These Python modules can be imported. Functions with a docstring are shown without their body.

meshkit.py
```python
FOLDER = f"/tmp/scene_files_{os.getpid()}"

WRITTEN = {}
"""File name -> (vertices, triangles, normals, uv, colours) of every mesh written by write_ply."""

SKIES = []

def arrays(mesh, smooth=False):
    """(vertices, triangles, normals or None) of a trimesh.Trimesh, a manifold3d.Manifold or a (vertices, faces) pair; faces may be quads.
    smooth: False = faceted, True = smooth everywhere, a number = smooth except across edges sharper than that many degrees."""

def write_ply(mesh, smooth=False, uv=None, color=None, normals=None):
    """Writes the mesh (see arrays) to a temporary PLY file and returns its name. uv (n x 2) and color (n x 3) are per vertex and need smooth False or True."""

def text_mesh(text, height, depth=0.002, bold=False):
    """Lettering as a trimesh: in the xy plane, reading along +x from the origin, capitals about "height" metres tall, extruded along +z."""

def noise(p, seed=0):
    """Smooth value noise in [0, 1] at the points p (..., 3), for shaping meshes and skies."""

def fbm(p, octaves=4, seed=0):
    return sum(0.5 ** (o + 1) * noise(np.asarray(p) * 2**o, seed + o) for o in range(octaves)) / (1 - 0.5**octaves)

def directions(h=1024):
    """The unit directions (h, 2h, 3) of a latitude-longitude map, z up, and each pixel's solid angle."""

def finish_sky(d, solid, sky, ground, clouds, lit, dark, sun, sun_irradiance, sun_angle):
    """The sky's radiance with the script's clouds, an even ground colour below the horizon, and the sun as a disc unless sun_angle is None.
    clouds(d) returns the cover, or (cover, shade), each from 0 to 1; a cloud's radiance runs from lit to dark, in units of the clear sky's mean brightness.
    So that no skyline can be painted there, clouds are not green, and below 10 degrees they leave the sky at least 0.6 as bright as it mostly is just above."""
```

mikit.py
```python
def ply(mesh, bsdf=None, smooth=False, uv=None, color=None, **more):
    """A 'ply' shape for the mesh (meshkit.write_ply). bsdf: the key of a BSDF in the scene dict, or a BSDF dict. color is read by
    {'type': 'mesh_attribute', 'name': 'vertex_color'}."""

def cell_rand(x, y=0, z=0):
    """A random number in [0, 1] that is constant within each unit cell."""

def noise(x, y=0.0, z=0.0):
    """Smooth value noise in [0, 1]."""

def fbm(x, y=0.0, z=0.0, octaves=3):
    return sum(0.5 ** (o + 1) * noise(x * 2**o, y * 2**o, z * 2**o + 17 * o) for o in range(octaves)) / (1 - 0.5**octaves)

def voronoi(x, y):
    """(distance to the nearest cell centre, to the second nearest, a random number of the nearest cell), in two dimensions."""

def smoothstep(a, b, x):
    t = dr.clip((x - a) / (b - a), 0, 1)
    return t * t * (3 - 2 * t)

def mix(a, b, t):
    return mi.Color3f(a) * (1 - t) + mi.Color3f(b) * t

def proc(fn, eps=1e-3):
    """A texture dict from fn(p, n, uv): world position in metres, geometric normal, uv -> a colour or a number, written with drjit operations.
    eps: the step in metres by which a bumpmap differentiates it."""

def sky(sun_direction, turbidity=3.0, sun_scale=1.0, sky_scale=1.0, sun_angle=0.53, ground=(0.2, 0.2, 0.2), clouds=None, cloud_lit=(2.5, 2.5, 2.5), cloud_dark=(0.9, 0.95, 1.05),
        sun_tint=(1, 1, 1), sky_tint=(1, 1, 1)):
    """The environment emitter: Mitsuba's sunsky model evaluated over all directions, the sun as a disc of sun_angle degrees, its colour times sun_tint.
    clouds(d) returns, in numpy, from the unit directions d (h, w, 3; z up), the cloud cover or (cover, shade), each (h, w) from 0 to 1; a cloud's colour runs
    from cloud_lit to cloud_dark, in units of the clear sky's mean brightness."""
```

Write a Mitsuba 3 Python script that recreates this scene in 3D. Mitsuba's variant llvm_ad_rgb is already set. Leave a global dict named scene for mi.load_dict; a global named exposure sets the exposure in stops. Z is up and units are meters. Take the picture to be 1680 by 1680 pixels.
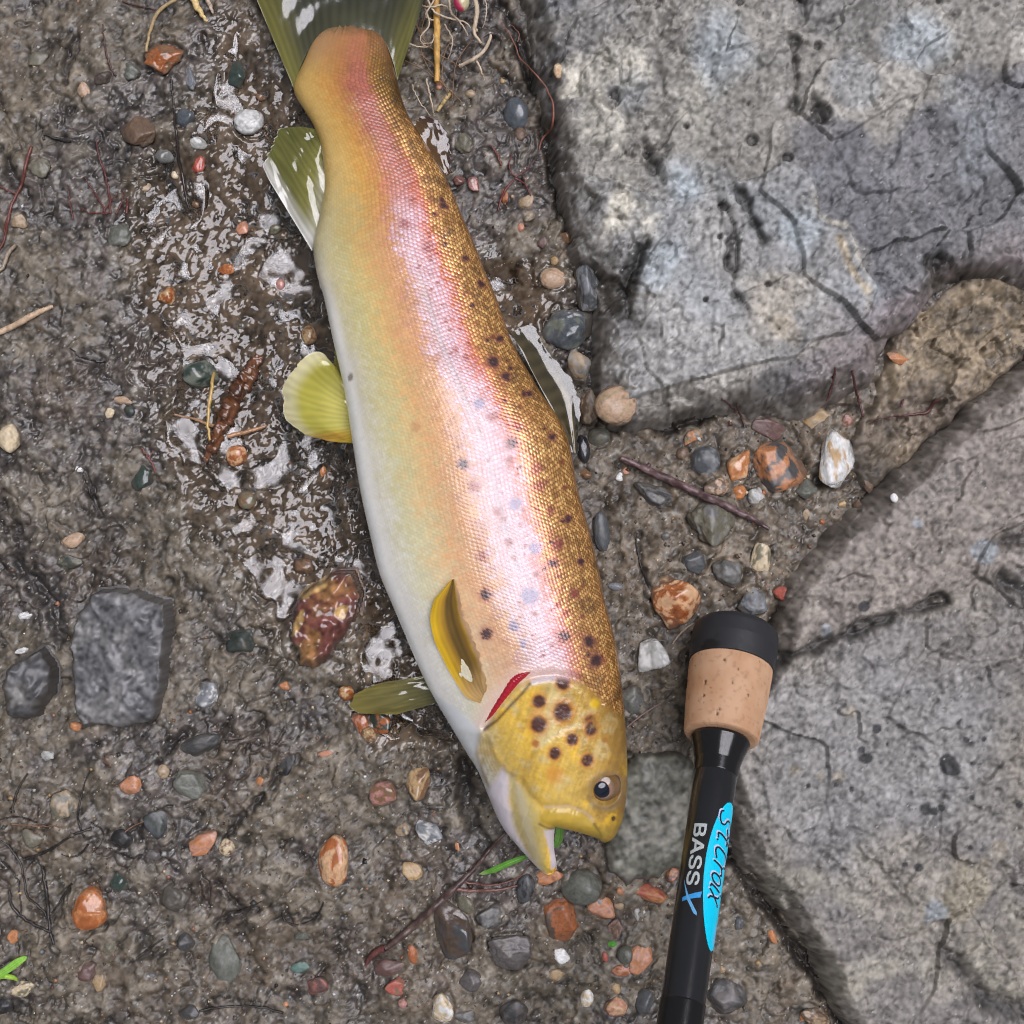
import math, numpy as np, trimesh, mitsuba as mi, mikit, meshkit, drjit as dr
from scipy import ndimage as ndi
from scipy.interpolate import PchipInterpolator
from PIL import Image, ImageDraw
import shapely
from shapely.geometry import LineString, Point, Polygon
from shapely.ops import unary_union

# ------------------------------------------------------------------ camera, sky, exposure
S, D = 0.0002, 0.50                    # metres per photo pixel on the ground plane, camera height
T = mi.ScalarTransform4f
scene, labels = {}, {}
scene['camera'] = {'type': 'perspective', 'fov': 2 * math.degrees(math.atan(0.168 / D)), 'fov_axis': 'x', 'near_clip': 0.01, 'far_clip': 200.0,
                   'to_world': T().look_at(origin=[0, 0, D], target=[0, 0, 0], up=[0, 1, 0])}
exposure = 1.65
# bright hazy sun behind thin cloud: a wide soft disc in an overcast sky
scene['sky'] = mikit.sky((0.29, 0.21, 1.0), turbidity=6, sun_scale=0.98, sun_angle=46, sky_scale=0.42, clouds=lambda d: np.ones(d.shape[:2]),
                         cloud_lit=(0.95, 1.0, 1.08), cloud_dark=(0.9, 0.95, 1.05), sun_tint=(0.85, 0.985, 1.34))

# ------------------------------------------------------------------ helpers
def P(px, py, z=0.0):
    k = S * (D - z) / D
    return np.array([(px - 840) * k, (840 - py) * k, z])
def P2(pts, z=0.0):
    return np.array([P(a, b, z)[:2] for a, b in pts])
def smooth(a, b, x):
    t = np.clip((x - a) / (b - a), 0, 1)
    return t * t * (3 - 2 * t)
def lerp(a, b, t):
    t = np.asarray(t)[..., None]
    return np.asarray(a) * (1 - t) + np.asarray(b) * t
def nz(shape, step, sigma, seed):
    """smooth unit-variance noise on a grid with the given feature size in metres"""
    r = np.random.default_rng(seed)
    k = sigma / step
    f = max(1, int(k / 3))
    sh = (shape[0] // f + 4, shape[1] // f + 4)
    a = ndi.gaussian_filter(r.standard_normal(sh), k / f)
    if f > 1:
        yy, xx = np.meshgrid(np.arange(shape[0]) / f + 1, np.arange(shape[1]) / f + 1, indexing='ij')
        a = ndi.map_coordinates(a, [yy, xx], order=3, mode='nearest')
    a = a[:shape[0], :shape[1]]
    return (a - a.mean()) / (a.std() + 1e-9)
class Grid:
    def __init__(g, x0, x1, y0, y1, step):
        g.step = step
        g.x, g.y = np.arange(x0, x1, step), np.arange(y0, y1, step)
        g.X, g.Y = np.meshgrid(g.x, g.y)
        g.shape = g.X.shape
    def ij(g, pts, z):
        p = P2(pts, z)
        return [((a - g.x[0]) / g.step, (b - g.y[0]) / g.step) for a, b in p]
    def poly(g, pts, z=0.0):
        """signed distance in metres, positive inside"""
        im = Image.new('L', g.shape[::-1]); ImageDraw.Draw(im).polygon(g.ij(pts, z), fill=1)
        m = np.asarray(im) > 0
        return (ndi.distance_transform_edt(m) - ndi.distance_transform_edt(~m)) * g.step
    def line(g, pts, z=0.0):
        im = Image.new('L', g.shape[::-1], 1); ImageDraw.Draw(im).line(g.ij(pts, z), fill=0, width=1)
        return ndi.distance_transform_edt(np.asarray(im) > 0) * g.step
    def dot(g, px, py, z=0.0):
        c = P(px, py, z); return np.hypot(g.X - c[0], g.Y - c[1])
    def n(g, sigma, seed): return nz(g.shape, g.step, sigma, seed)
    def faces(g, keep):
        h, w = g.shape
        i = np.arange(h * w).reshape(h, w)
        q = np.stack([i[:-1, :-1], i[:-1, 1:], i[1:, 1:], i[1:, :-1]], -1)
        k = keep[:-1, :-1] | keep[:-1, 1:] | keep[1:, 1:] | keep[1:, :-1]
        q = q[k]
        return np.vstack([q[:, [0, 1, 2]], q[:, [0, 2, 3]]])
def vor(g, size, seed, warp=.25):
    """broken facets: (a random number per cell, a tilted plane per cell in metres for slope 1, distance to the cell's border)"""
    from scipy.spatial import cKDTree
    r = np.random.default_rng(seed)
    nx, ny = int(np.ptp(g.x) / size) + 4, int(np.ptp(g.y) / size) + 4
    pts = np.stack(np.meshgrid(np.arange(nx), np.arange(ny)), -1).reshape(-1, 2) + r.uniform(-.1, 1.1, (nx * ny, 2))
    pts = (pts - 1.5) * size + [g.x[0], g.y[0]]
    q = np.stack([g.X + warp * size * g.n(size * .45, seed + 1) + warp * .3 * size * g.n(size * .12, seed + 2), g.Y + warp * size * g.n(size * .45, seed + 3) + warp * .3 * size * g.n(size * .12, seed + 4)], -1)
    dd, ii = cKDTree(pts).query(q.reshape(-1, 2), k=2, workers=4)
    i0 = ii[:, 0]; ta = r.normal(size=(len(pts), 2))
    off = q.reshape(-1, 2) - pts[i0]
    return r.random(len(pts))[i0].reshape(g.shape), (off * ta[i0]).sum(1).reshape(g.shape), (dd[:, 1] - dd[:, 0]).reshape(g.shape)
def compact(v, f, *more):
    u, inv = np.unique(f, return_inverse=True)
    return v[u], inv.reshape(f.shape), *[m[u] for m in more]
def put(key, v, f, bsdf, color=None, uv=None, sm=True):
    n, k = 0, key
    while k in scene or any(q.startswith(k + '__') for q in scene):
        n += 1; k = f'{key}_{n:03d}'
    scene[k] = mikit.ply((v, f), bsdf, smooth=sm, uv=uv, color=color)
    return k
TAKEN = {}
def thing(name, label, cat, group=None):
    n = TAKEN.get(name, 0); TAKEN[name] = n + 1
    k = name if n == 0 else f'{name}_{n:03d}'
    labels[k] = {'label': label, 'category': cat}
    if group: labels[k]['group'] = group
    return k
def struct(key, label, kind='structure', cat=None):
    labels[key] = {'label': label, 'kind': kind}
    if cat: labels[key]['category'] = cat

# ------------------------------------------------------------------ materials
VC = {'type': 'mesh_attribute', 'name': 'vertex_color'}
def pr(rough, spec=0.5, **k):
    return {'type': 'twosided', 'bsdf': {'type': 'principled', 'base_color': VC, 'roughness': rough, 'specular': spec, **k}}
rough_uv = mikit.proc(lambda p, n, uv: uv.x)
scene['mat_ground'] = pr(rough_uv, 0.6)
scene['mat_rock'] = pr(rough_uv, 0.5)
scene['mat_wet'] = pr(0.20, 0.6)
scene['mat_damp'] = pr(0.42, 0.5)
scene['mat_fin'] = pr(0.09, 0.8)
scene['mat_plain_wood'] = pr(0.5, 0.4)
scene['mat_grass'] = pr(0.35, 0.5)
scene['mat_rubber'] = pr(0.5, 0.4)
scene['mat_cork'] = pr(0.7, 0.3)
scene['mat_lacquer'] = pr(0.16, 0.5)
scene['mat_print'] = pr(0.25, 0.5)
scene['mat_eye'] = pr(0.05, 0.6)
scene['mat_water'] = {'type': 'roughdielectric', 'alpha': 0.03, 'int_ior': 1.62, 'ext_ior': 1.0}

# ------------------------------------------------------------------ list of pebbles: photo position, size, turn, kind, colour, label, second colour, material
W, DMP = 'mat_wet', 'mat_damp'
PEB = [
 # upper left
 (270, 97, 68, 50, 15, 'g', 'rust', 'glossy rust orange pebble at the upper left beside the tail fin', 'brown', W),
 (63, 97, 38, 26, 25, 'r', 'olive', 'small olive tan stone near the upper left corner'),
 (217, 117, 28, 32, 0, 'g', 'grgrey', 'pale green grey pebble sunk in mud left of the rust orange pebble'),
 (312, 128, 18, 42, 12, 'a', 'blgrey', 'thin pale blue grey sliver right below the rust orange pebble'),
 (387, 122, 34, 48, -10, 'r', 'dkgreen', 'wet black green pebble on the edge of the puddle by the tail fin', None, W),
 (227, 213, 58, 62, 20, 'a', 'brown', 'angular brown stone left of the white quartz pebble'),
 (408, 200, 50, 46, 0, 's', 'white', 'round translucent white quartz pebble in the puddle beside the anal fin', 'pale', W),
 (323, 234, 34, 22, -15, 's', 'pale', 'pale grey oval pebble below left of the white quartz pebble', None, W),
 (303, 195, 36, 30, 20, 'r', 'slate', 'dark slate pebble between the brown stone and the white quartz pebble', None, W),
 (326, 268, 22, 34, -10, 'a', 'red', 'brick red chip left of the anal fin', None, W),
 (270, 256, 34, 26, 0, 'r', 'grey', 'grey pebble just below right of the angular brown stone', None, W),
 (237, 307, 24, 17, 0, 'r', 'tan', 'tiny orange tan pebble at the upper edge of the puddle'),
 (31, 366, 27, 24, 30, 'a', 'tan', 'yellow tan angular chip near the left edge among red rootlets'),
 (65, 277, 38, 34, 10, 'g', 'olive', 'rough tan clod near the left edge above the yellow tan chip'),
 (273, 486, 34, 32, 10, 'c', 'rust', 'orange brown pebble at the left rim of the puddle', 'tan', W),
 (398, 374, 22, 24, 0, 'r', 'salmon', 'coral coloured pebble lying in the puddle beside the anal fin', None, W),
 (370, 443, 36, 20, 8, 'g', 'rust', 'knobbly orange pebble in the middle of the puddle', 'orange', W),
 (197, 384, 40, 44, 0, 'g', 'grgrey', 'grey green crumbly clod left of the puddle'),
 (507, 549, 26, 34, 10, 's', 'tan', 'yellow brown pebble against the fish belly above the pelvic fin', 'brown', W),
 (460, 467, 16, 20, 0, 's', 'pink', 'small pink pebble in the puddle near the fish belly', None, W),
 (138, 148, 22, 26, 0, 'g', 'peach', 'flat peach coloured fragment near the upper left corner'),
 (287, 287, 13, 15, 0, 's', 'cream', 'tiny pale pebble between the grey pebble and the red chip'),
 (170, 128, 28, 24, 0, 'r', 'dkbrown', 'dark brown pebble half buried left of the pale green grey pebble'),
 (427, 160, 16, 12, 0, 'r', 'brown', 'tiny brown pebble just above the white quartz pebble', None, W),
 (322, 335, 18, 14, 10, 'r', 'brown', 'small brown pebble in the upper puddle', None, W),
 (452, 376, 22, 16, 10, 'r', 'olive', 'olive pebble in the puddle right of the coral pebble', None, W),
 # upper middle
 (907, 457, 44, 37, -8, 's', 'peach', 'smooth cream tan pebble at the foot of the upper rock'),
 (862, 332, 27, 27, 0, 'c', 'tan', 'yellow tan pebble between the fish back and the upper rock'),
 (867, 355, 22, 18, 10, 'r', 'tan', 'smaller tan pebble touching the lower side of the yellow tan one', 'olive'),
 (853, 374, 15, 18, 0, 'r', 'salmon', 'tiny peach pebble below the two yellow tan pebbles'),
 (847, 187, 42, 54, 0, 'r', 'slate', 'dark wet round stone right of the adipose fin', None, W),
 (853, 220, 20, 24, 0, 'r', 'brown', 'small brown pebble under the dark wet round stone'),
 (778, 302, 22, 27, 15, 'c', 'pink', 'pinkish red wet pebble beside the fish back', 'maroon', W),
 (753, 296, 20, 18, 0, 'r', 'maroon', 'dark red brown pebble touching the fish back', None, W),
 (933, 540, 86, 70, -12, 'c', 'slate', 'greenish slate stone lying above the dorsal fin', 'grgrey', W),
 (966, 470, 44, 84, 8, 'a', 'slate', 'blue grey slab chip leaning on the upper rock', 'blgrey'),
 (910, 428, 15, 15, 0, 'g', 'gold', 'tiny mustard yellow pebble above the smooth cream tan pebble'),
 (928, 391, 25, 22, 0, 'c', 'brown', 'grey brown pebble above the mustard yellow pebble', None, W),
 (890, 398, 16, 20, 0, 'a', 'maroon', 'little dark red chip left of the grey brown pebble'),
 (773, 155, 20, 16, 0, 'r', 'tan', 'golden pebble beneath the dry root tuft'),
 (915, 116, 15, 24, 0, 'r', 'cream', 'white and orange bit at the left margin of the upper rock', 'peach'),
 (827, 322, 14, 26, 10, 'a', 'rust', 'small rust chip left of the yellow tan pebble'),
 (760, 236, 30, 34, 15, 'g', 'olive', 'tan clod right of the adipose fin'),
 (720, 140, 14, 18, 0, 'r', 'salmon', 'tiny salmon pebble beside the tail root'),
 # left middle
 (13, 720, 44, 48, 20, 'c', 'cream', 'cream white pebble cut by the left edge'),
 (327, 616, 60, 56, 15, 'c', 'dkgreen', 'dark green mottled stone in the puddle beside the straw', 'grgrey', W),
 (120, 887, 42, 25, 12, 'c', 'peach', 'bright peach orange chip on the mud at the left'),
 (233, 784, 36, 44, 0, 'c', 'dkgreen', 'dark green black pebble on the left shore of the puddle', None, W),
 (203, 657, 32, 14, -8, 'a', 'peach', 'flat peach sliver left of the puddle'),
 (180, 677, 17, 20, 0, 'r', 'cream', 'small cream pebble beside the flat peach sliver'),
 (212, 674, 22, 20, 0, 'r', 'dkgreen', 'small dark pebble under the flat peach sliver'),
 (130, 770, 15, 12, -20, 'a', 'white', 'small white crystal chip on the mud at the left', None, W),
 (43, 1010, 26, 14, 15, 'a', 'white', 'flat white chip near the left edge, upper of two'),
 (37, 1067, 27, 12, 12, 'a', 'white', 'flat white chip just above the dark rounded stone'),
 (67, 887, 10, 11, 0, 'a', 'white', 'tiny white chip left of the peach orange chip'),
 (388, 748, 38, 34, 25, 's', 'rust', 'orange brown shell shaped wet pebble in the puddle', 'peach', W),
 (405, 820, 30, 32, 0, 's', 'olive', 'round brown grey pebble lower in the puddle', 'brown', W),
 (530, 774, 11, 20, -10, 'r', 'orange', 'small bright orange chip in the puddle near the pelvic fin', None, W),
 (113, 922, 48, 27, 0, 'r', 'olive', 'olive pebble half sunk below the peach orange chip', 'dkgreen'),
 (497, 929, 36, 27, -10, 'r', 'brown', 'dark red brown pebble in the puddle above the mottled red stone', 'dkbrown', W),
 (397, 1052, 56, 52, 0, 'g', 'dkgreen', 'dark green black lump right of the large grey block'),
 (20, 1000, 12, 9, 0, 'r', 'olive', 'tiny olive pebble at the left edge above the dark rounded stone'),
 # right of the fish
 (1010, 665, 68, 66, 0, 'r', 'peach', 'round cream peach pebble at the lower tip of the upper rock', 'tan'),
 (950, 603, 44, 58, 10, 'a', 'tan', 'pale tan angular pebble right of the dorsal fin', 'pale'),
 (967, 668, 36, 56, 10, 'c', 'brown', 'grey tan pebble between dorsal fin and the round cream peach pebble', 'tan'),
 (983, 717, 38, 34, 0, 'r', 'grgrey', 'greenish pebble below the round cream peach pebble', 'olive'),
 (1110, 985, 80, 90, 15, 'c', 'rust', 'large orange brown wet pebble above the rod butt with white flecks', 'peach', W),
 (987, 872, 28, 68, 6, 's', 'slate', 'blue grey oval pebble lying along the fish back'),
 (1070, 1073, 56, 52, 10, 'a', 'pale', 'pale grey quartz stone between fish head and rod butt', 'white'),
 (957, 737, 22, 48, 5, 's', 'black', 'black wet pebble below the dorsal fin', None, W),
 (1070, 812, 72, 38, -22, 'c', 'dkgrey', 'dark grey stone under the dark twig', 'grey'),
 (1017, 782, 15, 16, 0, 'a', 'white', 'tiny white chip beside the fish back under the twig end'),
 (1027, 772, 13, 13, 0, 'r', 'salmon', 'tiny salmon pebble next to the twig end'),
 (961, 777, 24, 18, 0, 'r', 'brown', 'small brown pebble touching the fish back below the black pebble', None, W),
 (1010, 962, 25, 14, -10, 's', 'blgrey', 'small blue grey pebble left of the large orange brown pebble'),
 (1043, 1150, 54, 52, 0, 'c', 'grey', 'grey stone beside the fish head', 'grgrey'),
 (1370, 751, 64, 102, 4, 'c', 'white', 'tall white quartz pebble with tan left half', 'tan', None),
 (1340, 686, 54, 42, 18, 'c', 'gold', 'yellow tan block above the tall white quartz pebble', 'tan'),
 (1263, 706, 66, 40, -4, 'a', 'maroon', 'dusky maroon angular stone above the rusty mottled stone'),
 (1212, 762, 40, 60, -22, 'c', 'orange', 'orange pebble left of the rusty mottled stone', 'peach', W),
 (1277, 767, 96, 84, -25, 'a', 'orange', 'rusty mottled flat stone left of the tall white quartz pebble', 'dkgrey'),
 (1212, 808, 24, 26, 0, 's', 'orange', 'small bright orange pebble on the twig', None, W),
 (1176, 800, 44, 32, 10, 'c', 'peach', 'peach block between the twig and the orange pebble', 'brown'),
 (1157, 757, 50, 52, 0, 'r', 'slate', 'blue grey round stone left of the orange pebble', 'blgrey'),
 (1392, 690, 28, 22, 10, 'r', 'pink', 'brown pink pebble right of the yellow tan block', 'brown'),
 (1473, 588, 40, 20, -15, 'a', 'orange', 'flat orange chip on the brown ledge'),
 (1323, 802, 36, 36, 0, 'c', 'grgrey', 'grey green pebble below the tall white quartz pebble'),
 (1242, 817, 30, 34, 25, 'a', 'pale', 'pale flat chip below the rusty mottled stone'),
 (1168, 850, 78, 82, -30, 'g', 'olive', 'jagged grey brown clod below the twig', 'grey'),
 (1138, 922, 42, 40, 0, 'r', 'slate', 'dark blue grey pebble above the large orange brown pebble'),
 (1248, 917, 34, 52, -10, 'c', 'cream', 'cream and yellow pebble above the brick red chip', 'olive'),
 (1282, 973, 30, 24, -8, 'c', 'red', 'brick red chip beside the lower rock slab'),
 (1233, 986, 52, 48, 20, 'c', 'blgrey', 'light blue grey stone just above the rod butt cap', 'slate'),
 (1383, 827, 17, 12, 0, 'r', 'gold', 'tiny yellow pebble below right of the tall white quartz pebble'),
 (1424, 797, 18, 26, 0, 'r', 'brown', 'small brown pebble at the crack beside the brown ledge'),
 (1407, 832, 14, 26, 15, 'a', 'brown', 'thin brown chip in the crack of the lower slab'),
 (1350, 856, 11, 10, 0, 'r', 'rust', 'tiny rust pebble in the gravel above the lower slab'),
 (1322, 846, 13, 22, 0, 'a', 'tan', 'narrow tan chip in the gravel above the lower slab'),
 (1255, 808, 12, 12, 0, 'r', 'rust', 'tiny dark orange pebble under the rusty mottled stone'),
 (1137, 718, 34, 26, 15, 'g', 'orange', 'orange rough pebble at the foot of the upper rock', 'olive'),
 (1120, 745, 22, 24, 0, 'r', 'brown', 'brown pebble left of the blue grey round stone'),
 (1467, 817, 13, 16, 20, 's', 'white', 'small white shiny chip lying on the lower slab'),
 (1192, 940, 52, 50, 0, 'g', 'grey', 'dull grey stone above the light blue grey stone'),
 (1226, 1022, 10, 9, 0, 'r', 'rust', 'tiny rust pebble touching the rod butt cap'),
 (1092, 880, 16, 14, 0, 'r', 'grey', 'tiny grey pebble right of the blue grey oval pebble'),
 # lower left
 (148, 1489, 62, 74, -4, 't', 'orange', 'glossy orange teardrop pebble at the lower left', 'rust', W),
 (217, 1287, 42, 31, 0, 'c', 'salmon', 'orange pink pebble above the black round pebble', 'orange'),
 (268, 1266, 21, 25, 0, 'r', 'tan', 'small yellow orange round pebble right of the orange pink pebble'),
 (330, 1222, 68, 36, 12, 'c', 'dkgrey', 'dark slate pointed pebble below the large grey block'),
 (335, 1382, 54, 38, 28, 'c', 'salmon', 'salmon pink angular pebble in the lower left mud', 'orange'),
 (373, 1390, 27, 31, 0, 's', 'cream', 'translucent cream pebble right of the salmon pink pebble', 'brown'),
 (200, 1376, 37, 33, 0, 'r', 'black', 'black round pebble left of the green black slate pebble'),
 (263, 1353, 47, 52, 20, 'c', 'slate', 'green black slate pebble above the salmon pink pebble', 'dkgreen'),
 (317, 1287, 62, 44, -20, 'c', 'grgrey', 'flat olive grey pebble under the dark slate pointed pebble'),
 (548, 1412, 52, 86, -5, 's', 'peach', 'wet banded cream and rust pebble left of the fish mouth', 'rust', W),
 (427, 1283, 17, 19, 0, 'r', 'orange', 'small orange pebble on the dark mud right of the flat olive pebble'),
 (110, 1323, 50, 56, 0, 'g', 'olive', 'round rough brown stone at the lower left', 'tan'),
 (340, 1140, 50, 44, 20, 'c', 'blgrey', 'pale blue grey pebble right of the large grey block', 'white'),
 (125, 1192, 22, 16, 0, 'r', 'orange', 'small orange pebble at the foot of the large grey block'),
 (163, 1611, 24, 30, -20, 'r', 'tan', 'tan pebble near the grass at the lower left corner', 'gold'),
 (143, 1593, 36, 32, 0, 'c', 'maroon', 'dark maroon pebble beside the tan pebble at the lower left'),
 (182, 1557, 28, 34, 0, 'r', 'olive', 'olive grey pebble below the orange teardrop pebble'),
 (493, 1585, 32, 20, 10, 'c', 'teal', 'small teal green pebble near the bottom'),
 (520, 1618, 40, 30, 20, 'c', 'maroon', 'red brown pebble near the bottom left of centre', 'red'),
 (495, 1535, 26, 18, 20, 'r', 'grgrey', 'pale green grey pebble above the teal green pebble'),
 (533, 1237, 27, 11, 8, 'r', 'salmon', 'narrow salmon chip above the banded cream pebble'),
 (197, 1443, 32, 42, -10, 'g', 'dkgreen', 'dark green wet pebble right of the orange teardrop pebble', None, W),
 (23, 1535, 22, 24, -20, 'c', 'orange', 'orange brown pebble at the left edge above the grass'),
 (470, 1246, 34, 60, -15, 'g', 'black', 'black jagged lump at the end of the long mud crack', 'dkgrey'),
 (370, 1577, 58, 96, -12, 'c', 'grgrey', 'broad flat grey stone flush with the mud near the bottom'),
 (287, 1470, 52, 52, 0, 'g', 'mud', 'flat tan grey stone sunk in the mud right of the teardrop pebble'),
 (6, 1647, 34, 34, 0, 'r', 'black', 'black pebble cut by the left edge near the bottom corner'),
 (37, 1622, 42, 30, 15, 'g', 'cream', 'rough cream lump under the grass at the lower left corner', 'olive'),
 (180, 1247, 24, 20, 0, 'g', 'brown', 'small orange brown pebble above the orange pink pebble'),
 (310, 1660, 36, 24, 0, 'r', 'dkgrey', 'dark grey pebble at the bottom edge left of centre'),
 (305, 1545, 30, 34, 0, 'r', 'dkgrey', 'grey brown pebble left of the broad flat grey stone'),
 (252, 1403, 26, 20, 0, 'r', 'mauve', 'small mauve pebble below the green black slate pebble'),
 (55, 1375, 38, 32, 0, 'c', 'olive', 'olive pebble among the black roots at the lower left'),
 (247, 1601, 14, 8, 20, 'a', 'blgrey', 'tiny pale blue chip near the bottom left'),
 (468, 1648, 14, 10, 20, 'r', 'orange', 'tiny orange pebble at the bottom edge left of centre'),
 (78, 1240, 24, 18, 0, 'g', 'pale', 'small pale grey pebble below the dark rounded stone'),
 (467, 1125, 18, 16, 0, 'r', 'orange', 'tiny orange brown pebble below the mottled red stone'),
 (386, 1620, 14, 10, 0, 'a', 'olive', 'tiny olive chip at the end of the broad flat grey stone'),
 # lower middle
 (628, 1302, 46, 42, 15, 'c', 'pink', 'pink brown wet pebble below the far pectoral fin', 'brown', W),
 (683, 1283, 46, 56, -15, 'c', 'tan', 'brown tan stone right of the pink brown wet pebble', 'brown', W),
 (703, 1362, 36, 54, 35, 'a', 'blgrey', 'blue white flaky stone left of the jaw', 'white'),
 (662, 1358, 30, 28, 0, 'c', 'tan', 'tan grey pebble left of the blue white flaky stone', 'grey'),
 (675, 1424, 34, 42, 25, 'a', 'gold', 'golden angular pebble above the long dark twig'),
 (897, 1438, 56, 26, 8, 'c', 'orange', 'orange pebble under the tip of the lower jaw', 'rust'),
 (862, 1458, 30, 52, -8, 's', 'slate', 'dark blue grey oval pebble below the jaw', 'black'),
 (953, 1455, 68, 60, -8, 'r', 'grgrey', 'smooth grey green round pebble under the open mouth'),
 (922, 1508, 66, 80, 12, 'c', 'rust', 'orange brown pebble with dark lower half below the grey green pebble', 'dkbrown'),
 (980, 1488, 52, 50, 20, 'c', 'salmon', 'orange salmon pebble right of the orange brown pebble', 'orange'),
 (1068, 1465, 58, 30, -12, 'a', 'orange', 'flat red orange chip left of the rod tube', 'red'),
 (1103, 1434, 24, 26, 0, 'c', 'orange', 'small orange angular chip touching the rod tube', 'maroon'),
 (743, 1523, 60, 98, 10, 'c', 'dkbrown', 'dark brown pointed stone at the bottom centre', 'dkgrey', W),
 (762, 1482, 28, 40, 25, 'r', 'olive', 'olive tan pebble above the dark brown pointed stone'),
 (807, 1502, 52, 42, -15, 'c', 'grey', 'grey pebble with a teal fleck right of the dark brown pointed stone', 'dkgrey'),
 (837, 1563, 74, 62, 0, 'g', 'mauve', 'grey lumpy stone below the grey pebble with the teal fleck'),
 (920, 1567, 30, 28, 0, 'a', 'white', 'white angular chip below the orange brown pebble'),
 (910, 1600, 34, 22, 5, 'r', 'tan', 'tan oval pebble below the white angular chip', 'gold'),
 (677, 1565, 17, 34, 12, 's', 'rust', 'narrow orange brown pebble below the long dark twig'),
 (640, 1586, 56, 32, 12, 'c', 'maroon', 'dusky maroon stone near the bottom centre'),
 (653, 1619, 40, 30, 25, 'c', 'red', 'brick coloured block near the bottom centre', 'brown'),
 (662, 1645, 18, 20, 0, 'r', 'pink', 'small pink pebble below the brick coloured block'),
 (727, 1652, 36, 50, -5, 'a', 'cream', 'flat cream white chip at the bottom edge', 'white'),
 (760, 1666, 40, 24, 0, 'r', 'grey', 'grey pebble right of the flat cream white chip'),
 (843, 1662, 48, 50, 0, 'r', 'dkgrey', 'dark oval stone at the bottom edge', 'mauve'),
 (963, 1637, 23, 34, 0, 's', 'cream', 'white oval pebble near the bottom edge left of the rod', 'white'),
 (1010, 1652, 40, 34, 10, 'c', 'salmon', 'orange salmon block at the bottom edge left of the rod', 'peach'),
 (1012, 1620, 18, 22, -20, 'a', 'gold', 'yellow tan chip above the orange salmon block'),
 (1053, 1565, 40, 70, -15, 'c', 'salmon', 'long orange pink stone left of the rod tube near the bottom', 'orange'),
 (1025, 1567, 26, 30, 0, 's', 'grgrey', 'cream green round pebble left of the long orange pink stone'),
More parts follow.
